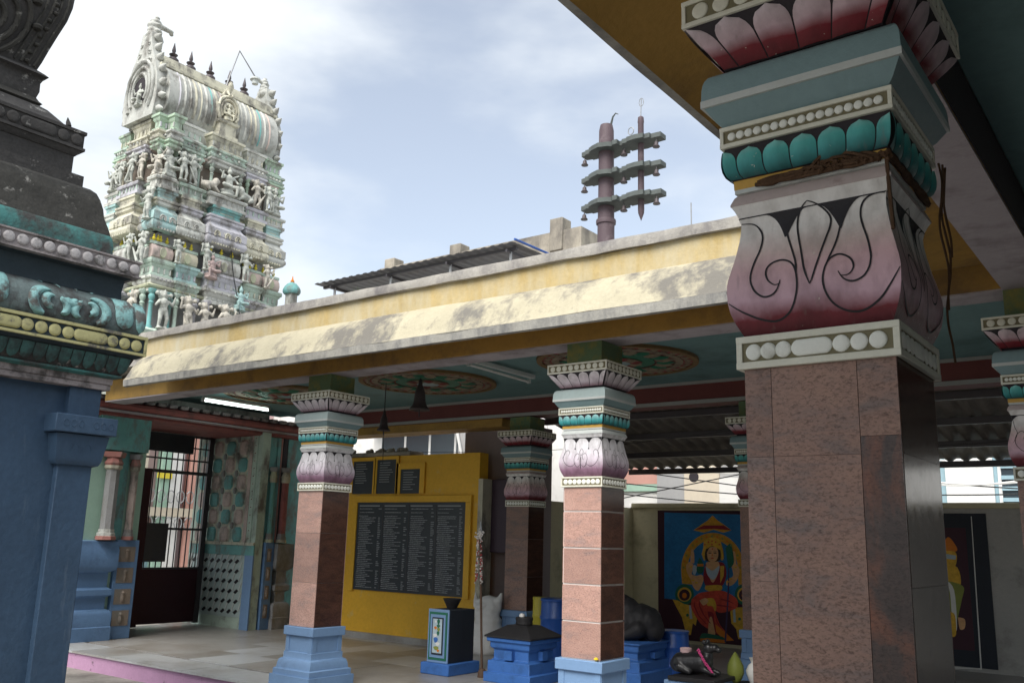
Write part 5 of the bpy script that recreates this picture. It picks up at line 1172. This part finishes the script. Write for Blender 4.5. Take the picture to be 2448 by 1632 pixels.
tag(put('animal_idol', blob('animal_idol', an, .012, 2), 'black_stone', None, (-4.02, 8.33, .50), (0, 0, .1), (.82, .82, .82)), 'glossy black crouching animal idol wearing a pink garland', 'statue')
gm_ = MB()
for i in range(70):
    t = i/69; gm_.lathe([(.001, -.009), (.011, 0), (.001, .009)], 5, (-3.93+.14*t+rr.uniform(-.008, .008), 8.235-.02*sin(pi*t), .74-.19*t+rr.uniform(-.008, .008)))
tag(gm_.build('flower_garland', 'flower_pink'), 'pink flower garland on the black animal idol', 'garland')
tag(MB().lathe([(.0, 0), (.055, .0), (.06, .02), (.045, .03), (.055, .035), (.058, .07), (.05, .075), (.0, .05)], 14, (-4.10, 8.33, .66)).build('clay_cup', 'b_rose', ang=50), 'small pinkish cup on the back of the black animal idol', 'cup')
def vessel(name, lab, x, y, z, pr, mt, cat): return tag(MB().lathe(pr, 18, (x, y, z)).build(name, mt, ang=50), lab, cat)
tag(MB().box(-3.78, -3.40, 8.52, 8.9, FZ, .42).build('stone_block', 'soot_stone', bevel=.01), 'dark stone block under the green coconut and the pale jar', 'block')
vessel('green_coconut', 'yellow-green coconut standing beside the black animal idol', -3.72, 8.60, .42, [(.01, 0), (.05, .03), (.08, .10), (.075, .17), (.05, .22), (.02, .27), (.004, .29)], 'fruit_green', 'coconut')
vessel('pale_jar', 'pale narrow-necked jar beside the blue pillar base', -3.55, 8.66, .42, [(.04, 0), (.075, .08), (.085, .13), (.06, .18), (.035, .20), (.045, .23), (.055, .245), (.02, .24)], 'plastic_white', 'jar')
def drum(x, y, zt, r, mt, lab):
    t = thing('plastic_drum', lab, 'drum', (x, y, FZ)); H = zt-FZ
    MB().lathe([(r*.9, 0), (r*.97, .02), (r*.98, H*.3), (r*1.03, H*.32), (r*1.03, H*.35), (r*.98, H*.37), (r*.98, H*.66), (r*1.03, H*.68), (r*1.03, H*.71), (r*.98, H*.73), (r*.96, H*.93), (r*.90, H*.97)], 24, (x, y, FZ)).build('body', mt, t, ang=50)
    MB().lathe([(r*.99, H*.955), (r*1.0, H*.99), (r*.95, H), (.01, H)], 24, (x, y, FZ)).build('lid', mt, t, ang=50); return t
d1 = drum(-4.72, 9.3, .79, .165, 'drum_blue', 'blue plastic drum with a small green label below the deity mural')
mb = MB(); mb.add([(-4.76+.035*cos(t), 9.137, .62+.03*sin(t)) for t in [2*pi*j/12 for j in range(12)]], [tuple(range(12))]); mb.build('label_mark', 'p_green', d1)
drum(-6.55, 9.75, 1.0, .20, 'drum_blue', 'tall blue plastic drum behind the black-topped altar'); drum(-6.84, 9.80, 1.0, .09, 'drum_yellow', 'narrow yellow plastic drum beside the brown pillar')
# dried garland left on the big capital
rp = thing('dried_garland', 'withered brown garland caught on the large pillar capital with a cord hanging', 'garland', (P3X+.1, P3Y-.19, 2.59))
q0 = P3Y-.19
for k in range(7):
    P_ = [(P3X-.12+.30*i/9+rr.uniform(-.012, .012), q0-.004-.010*rr.random(), 2.592+.004*k*.5+(.010*rr.random())+(.020*sin(pi*i/9)*(k % 3) if i > 4 else 0)) for i in range(10)]
    MB().tube(smooth_pts(P_, 3), .005, 5).build('strand', 'rope', rp)
for k in range(6):
    P_ = [(P3X+.192+.006*rr.random(), P3Y-.19+.38*i/8, 2.595+.012*rr.random()+.006*k*.5) for i in range(9)]; MB().tube(smooth_pts(P_, 3), .006, 5).build('strand', 'rope', rp)
for k in range(3):
    x0 = P3X+.225+.006*k; y0 = P3Y+.20; P_ = [(x0+.006*sin(i*1.3+k), y0+.006*cos(i*.9+2*k), 2.72-.05*i-.01*k) for i in range(12-3*k)]; MB().tube(smooth_pts(P_, 3), .0032, 5).build('hanging_cord', 'rope', rp)
MB().tube([(P3X+.19, P3Y-.195, 2.60), (P3X+.193, P3Y-.197, 2.5), (P3X+.196, P3Y-.20, 2.42)], .005, 5).build('strand', 'rope', rp)
for i in range(40):
    a = rr.random(); MB().lathe([(.001, -.006), (.008, 0), (.001, .006)], 5, (P3X+.02+.18*a, q0-.006-.01*rr.random(), 2.594+.02*rr.random())).build('dried_flower', 'rope', rp)
tag(MB().lathe([(.001, -.012), (.02, 0), (.012, .012), (.001, .016)], 8, (-3.82, 6.235, FZ+.575)).build('yellow_flower', 'flower_yellow'), 'yellow flower lying on the base cap of the white-jointed pillar', 'flower')
# ------------------------------------------------------------------ roof terrace
cp = thing('rooftop_canopy', 'grey corrugated canopy on thin posts above the yellow parapet', 'canopy', (-8.7, 10, 3.75))
sheet('roof_sheet', -10.72, -6.84, 9.05, 5.5, 11.4, 5.54, 'tin', cp, .15, .006)
for y_, z_ in ((9.2, 5.50), (10.2, 5.515), (11.25, 5.535)): MB().box(-10.65, -6.9, y_-.02, y_+.02, z_-.06, z_-.02).build('purlin', 'steel_dark', cp)
for x in (-10.4, -9.2, -8.05, -7.0):
    for y_ in (9.2, 11.15): MB().tube([(x, y_, 3.745), (x, y_, 5.42)], .02, 8).build('post', 'steel_grey', cp)
    MB().box(x-.015, x+.015, 9.1, 11.25, 5.40, 5.44).build('rafter', 'steel_dark', cp)
MB().tube([(-6.83, 9.05, 5.53), (-6.83, 11.4, 5.57)], .016, 6).build('edge_trim', 'drum_blue', cp)
tf = MB(); q = at(870, 697, y=8.6)
for i in range(70):
    a = rr.uniform(0, 2*pi); L = rr.uniform(.25, .5); r = rr.uniform(.1, .3); b0 = Vector((q.x+rr.uniform(-.06, .06), 8.6+rr.uniform(-.06, .06), q.z-.45))
    P_ = [b0+Vector((cos(a)*r*t*t*.8, sin(a)*r*t*t*.8, L*(t*1.35-.35*t*t))) for t in (0, .33, .66, 1)]
    s_ = Vector((-sin(a), cos(a), 0))*.008; k = len(tf.v)
    for j, p in enumerate(P_): tf.v += [tuple(p-s_*(1-j/3.2)), tuple(p+s_*(1-j/3.2))]
    tf.f += [(k+2*j, k+2*j+1, k+2*j+3, k+2*j+2) for j in range(3)]
pl = thing('grass_tuft', 'green grass tuft growing in a pot under the rooftop canopy', 'plant', (q.x, 8.6, 3.745)); o = tf.build('blades', 'grass', pl, ang=None); o['kind'] = 'stuff'
MB().lathe([(.12, 0), (.17, q.z-.45-3.745), (.15, q.z-.47-3.745)], 14, (q.x, 8.6, 3.745)).build('pot', 'maroon_cornice', pl)
for (u, v0, v1) in ((1652, 485, 600),):
    a = at(u, v0, y=9.5); b_ = at(u, 640, y=9.5); tag(MB().tube([(a.x, 9.5, 3.745), tuple(a)], .008, 5).build('antenna_rod', 'steel_grey'), 'thin metal rod standing on the roof by the big capital', 'rod')
fl = thing('flagstaff', 'thick mauve flagstaff with three grey stepped crossbars hung with bells', 'flagstaff', (-7.1, 11.8, FZ))
MB().lathe([(.2, 0), (.2, .3), (.135, .32), (.135, 6.35), (.155, 6.36), (.16, 6.40), (.155, 6.43), (.132, 6.44), (.128, 6.75), (.122, 7.75), (.12, 7.95), (.10, 8.05), (.05, 8.07)], 28, (-7.1, 11.8, FZ)).build('pole', 'flag_mauve', fl, ang=40)
MB().lathe([(.002, 0), (.045, .12), (.05, .18), (.046, 1.62), (.052, 1.64), (.045, 1.72), (.02, 1.74)], 16, (-6.47, 11.8, 6.55)).build('slender_pole', 'flag_mauve', fl, ang=40); MB().tube([(-6.47, 11.8, 8.27), (-6.46, 11.8, 8.60)], .008, 5).build('spike', 'steel_grey', fl)
MB().tube([(-6.46+.04*cos(t), 11.8, 8.53+.07*sin(t)) for t in [2*pi*j/10 for j in range(11)]], .006, 4).build('spike_loop', 'steel_grey', fl); MB().tube([(-6.62+.05*cos(t), 11.75, 8.06+.06*sin(t)) for t in [2*pi*j/12 for j in range(13)]], .008, 5).build('ring', 'steel_grey', fl)
mb = MB(); mb.tube([(-7.02, 11.8, 8.28), (-6.98, 11.8, 8.42), (-6.93, 11.8, 8.47), (-6.88, 11.8, 8.44)], [.02, .015, .012, .006]); mb.build('hook', 'arm_metal', fl)
for zz in (6.93, 7.40, 7.86):
    ar = MB(); o_ = [(-7.52, .08), (-7.42, .10), (-7.42, .13), (-7.33, .13), (-7.33, .17), (-7.24, .22), (-7.1, .27), (-6.95, .22), (-6.9, .18), (-6.86, .22), (-6.78, .22), (-6.78, .13), (-6.72, .13), (-6.72, .17), (-6.62, .17), (-6.62, .20), (-6.47, .22), (-6.33, .2), (-6.33, .15), (-6.24, .15), (-6.24, .10), (-6.08, .09)]
    outl = [(x, 11.8-d) for x, d in o_]+[(x, 11.8+d) for x, d in o_[::-1]]
    a_ = ar.prism(outl, lambda a, b_: (a, b_, zz-.035), lambda a, b_: (a, b_, zz+.04)).build('crossbar', 'arm_metal', fl, ang=30)
    for x in (-7.47, -6.74, -6.17):
        MB().tube([(x, 11.74, zz-.05), (x, 11.74, zz-.10)], .008, 5).build('bell_hook', 'steel_dark', a_); MB().lathe([(.01, 0), (.03, -.02), (.035, -.06), (.06, -.09), (.055, -.10)], 12, (x, 11.74, zz-.09)).build('bell', 'bronze', a_, ang=50)
# ------------------------------------------------------------------ street buildings
def building(name, label, x0, x1, y0, y1, z1, wmat, wins=(), extra=None):
    t = thing(name, label, 'building', ((x0+x1)/2, (y0+y1)/2, .03)); MB().box(x0, x1, y0, y1, .03, z1).build('wall', wmat, t)
    for (a, b_, c, d, nb) in wins:
        f = MB().box(a-.05, b_+.05, y0-.03, y0-.001, c-.05, d+.05).build('window', 'b_white', t); MB().box(a, b_, y0-.036, y0-.031, c, d).build('pane', 'glass_dark', f)
        for i in range(1, nb): x = a+(b_-a)*i/nb; MB().box(x-.03, x+.03, y0-.045, y0-.037, c, d).build('mullion', 'b_white', f)
    return t
ba = building('white_house', 'white street house with a strip window and a blackened concrete parapet', -15.25, -9.62, 15.0, 19.5, 7.2, 'b_white', [(-14.95, -12.0, 2.2, 4.05, 4), (-11.6, -10.4, 2.2, 3.9, 2)])
MB().box(-15.2, -11.9, 14.5, 14.998, 4.22, 4.34).build('sunshade', 'b_white', ba)
pw = MB().box(-15.3, -9.55, 14.9, 19.6, 7.301, 7.98).build('roof_parapet', 'stained_concrete', ba)
for x, h_ in ((-14.95, .22), (-12.9, .22), (-10.15, .30)): MB().box(x-.16, x+.16, 14.86, 15.2, 7.55, 7.96+h_).build('parapet_pier', 'stained_concrete', pw, bevel=.02)
MB().box(-15.3, -9.5, 14.8, 19.7, 7.20, 7.30).build('parapet_ledge', 'stained_concrete', ba)
bb_ = building('salmon_house', 'salmon topped street house with pale lower wall', -9.5, -8.35, 16.5, 20, 4.9, 'b_white', [(-9.3, -8.6, 1.2, 2.4, 3)]); MB().box(-9.5, -8.35, 16.45, 16.499, 2.86, 3.4).build('salmon_band', 'b_pink', bb_); MB().box(-9.5, -8.35, 16.44, 16.497, 2.72, 2.855).build('green_band', 'b_green', bb_)
bc = building('beige_house', 'beige and white street house with a round hole in its wall', -8.34, -6.5, 15.8, 20, 5.0, 'b_grey', []); MB().box(-7.75, -7.05, 15.76, 15.799, .03, 5).build('beige_bay', 'b_cream', bc); MB().box(-7.04, -6.52, 15.74, 15.799, .03, 2.9).build('white_bay', 'b_white', bc)
mb = MB(); mb.add([(-7.55+.10*cos(t), 15.757, 2.93+.10*sin(t)) for t in [2*pi*j/16 for j in range(16)]], [tuple(range(16))]); mb.build('round_vent', 'dark_core', bc)
bd_ = building('louvred_house', 'cream street house with a louvred front', -6.45, -4.1, 15.4, 20, 5.0, 'b_cream', [])
for i in range(16): MB().box(-6.40, -5.2, 15.33, 15.398, 1.7+.11*i, 1.76+.11*i).build('louvre', 'b_cream', bd_)
be = building('pale_blue_house', 'pale blue and white street house with a barred dark window', -4.0, 4.5, 16, 20, 5.0, 'b_blue', [(-2.45, -1.5, 2.2, 3.15, 2), (-.8, .2, 2.2, 3.15, 2)]); MB().box(-3.25, -2.56, 15.95, 15.999, .03, 5).build('white_bay', 'b_white', be); MB().box(.6, 4.4, 15.95, 15.999, .03, 5).build('white_bay', 'b_white', be)
for i in range(5): MB().box(-2.45, -1.5, 15.935, 15.95, 2.3+.17*i, 2.36+.17*i).build('window_slat', 'b_blue', be)
bg_ = building('grey_pipes_house', 'grey street house wall with white pipes seen beyond the ochre wall', -12.1, -11.1, 14.3, 14.9, 3.95, 'b_grey', [])
for i, x in enumerate((-12.0, -11.75, -11.5)): MB().tube([(x, 14.25, 2.4), (x+.05, 14.22, 3.4), (x+.12*(i-1), 14.25, 3.9)], .03, 6).build('pipe', 'b_white', bg_)
MB().box(-11.3, -11.1, 14.2, 14.298, 2, 4).build('green_strip', 'b_green', bg_); MB().box(-11.09, -10.95, 14.2, 14.9, 2, 4).build('salmon_strip', 'b_pink', bg_)
rub = thing('rubble_shelf', 'rough grey ledge with rubble on top of the ochre wall', 'ledge', (-9.7, 9.9, 2.86)); MB().box(-10.6, -9.2, 9.80, 10.1, 2.862, 2.93).build('slab', 'stained_concrete', rub, bevel=.02)
for i in range(9): put('rubble_stone', blob('rubble_stone', [(0, 0, 0, .05, rr.uniform(.8, 1.8), 1, rr.uniform(.5, 1)), (.04, 0, .01, .035)], .012, 1), 'stained_concrete', rub, (rr.uniform(-.8, .45), rr.uniform(-.08, .08), .09))
building('corner_house', 'plain white street house wall beyond the small slate boards', -21, -15.3, 15.2, 19.5, 5.2, 'b_white', [(-18, -16.6, 2.2, 3.3, 3)])
# overhead street cables
def cable(a, b_, sag, lab, mt='cable', r=.012):
    P_ = [tuple(Vector(a).lerp(Vector(b_), i/16)-Vector((0, 0, sag*4*(i/16)*(1-i/16)))) for i in range(17)]; tag(MB().tube(P_, r, 5).build('street_cable', mt), lab, 'cable', 'street cables behind the boundary wall')
LB = 'thin cable strung across the street behind the boundary wall'
for (u0, v0, u1, v1, s_) in ((1490, 1190, 1745, 1138, .0), (1560, 1160, 1760, 1178, .02), (1490, 1175, 1760, 1200, .05), (1580, 1135, 1760, 1160, .0), (2230, 1150, 2440, 1165, .02), (2230, 1180, 2440, 1178, .02)):
    a = at(u0, v0, y=14.0); b_ = at(u1, v1, y=14.0); d = b_-a; cable(a-d*.6, b_+d*.6, s_, LB, 'cable', .010)
for (u0, v0, u1, v1) in ((1665, 1120, 1765, 1130), (1675, 1119, 1768, 1126), (1700, 1117, 1770, 1128), (2236, 1098, 2440, 1110), (2236, 1158, 2440, 1148), (2236, 1152, 2440, 1152)):
    a = at(u0, v0, y=13.6); b_ = at(u1, v1, y=13.6); cable(a, b_, .03, 'white cable strung under the corrugated roof edge', 'cable_white', .012)
# street beyond the gate
sh_ = thing('street_house', 'colourful street house with green columns, grilles and a pink wall beyond the gate', 'building', (-19.5, 12, .03))
MB().box(-22, -19.2, 8, 17, .03, 6.5).build('wall', 'b_rose', sh_); MB().box(-19.25, -19.15, 8, 17, .03, 1.5).build('dado', 'b_blue', sh_)
for i, (y, mt) in enumerate(((10.6, 'b_white'), (11.35, 'b_cream'), (12.0, 'b_green'), (12.25, 'b_white'), (12.75, 'b_pink'), (13.1, 'b_cream'), (13.6, 'b_green'), (14.2, 'b_white'))): MB().box(-19.19, -19.0+.01*i, y, y+.30, .03, 4.6).build('column', mt, sh_)
MB().box(-19.14, -18.95, 11.2, 13.6, 2.0, 2.2).build('balcony_slab', 'b_cream', sh_); MB().box(-19.14, -18.9, 11.0, 11.25, 2.3, 3.0).build('dark_board', 'glass_dark', sh_); MB().box(-18.98, -18.93, 11.9, 12.25, 2.85, 3.0).build('yellow_board', 't_yellow', sh_)
MB().box(-18.9, -18.85, 10.9, 11.2, .9, 1.35).build('yellow_board', 't_yellow', sh_)
for i in range(9):
    y = 11.5+.25*i
    for zc in (1.85, 2.45): MB().tube([(-18.9, y+.10*cos(t), zc+.14*sin(t)) for t in [2*pi*j/10 for j in range(11)]], .014, 5).build('grille_scroll', 'steel_grey', sh_)
MB().box(-19.14, -19.1, 12.35, 12.72, .5, 1.9).build('door', 'mauve_wall', sh_)
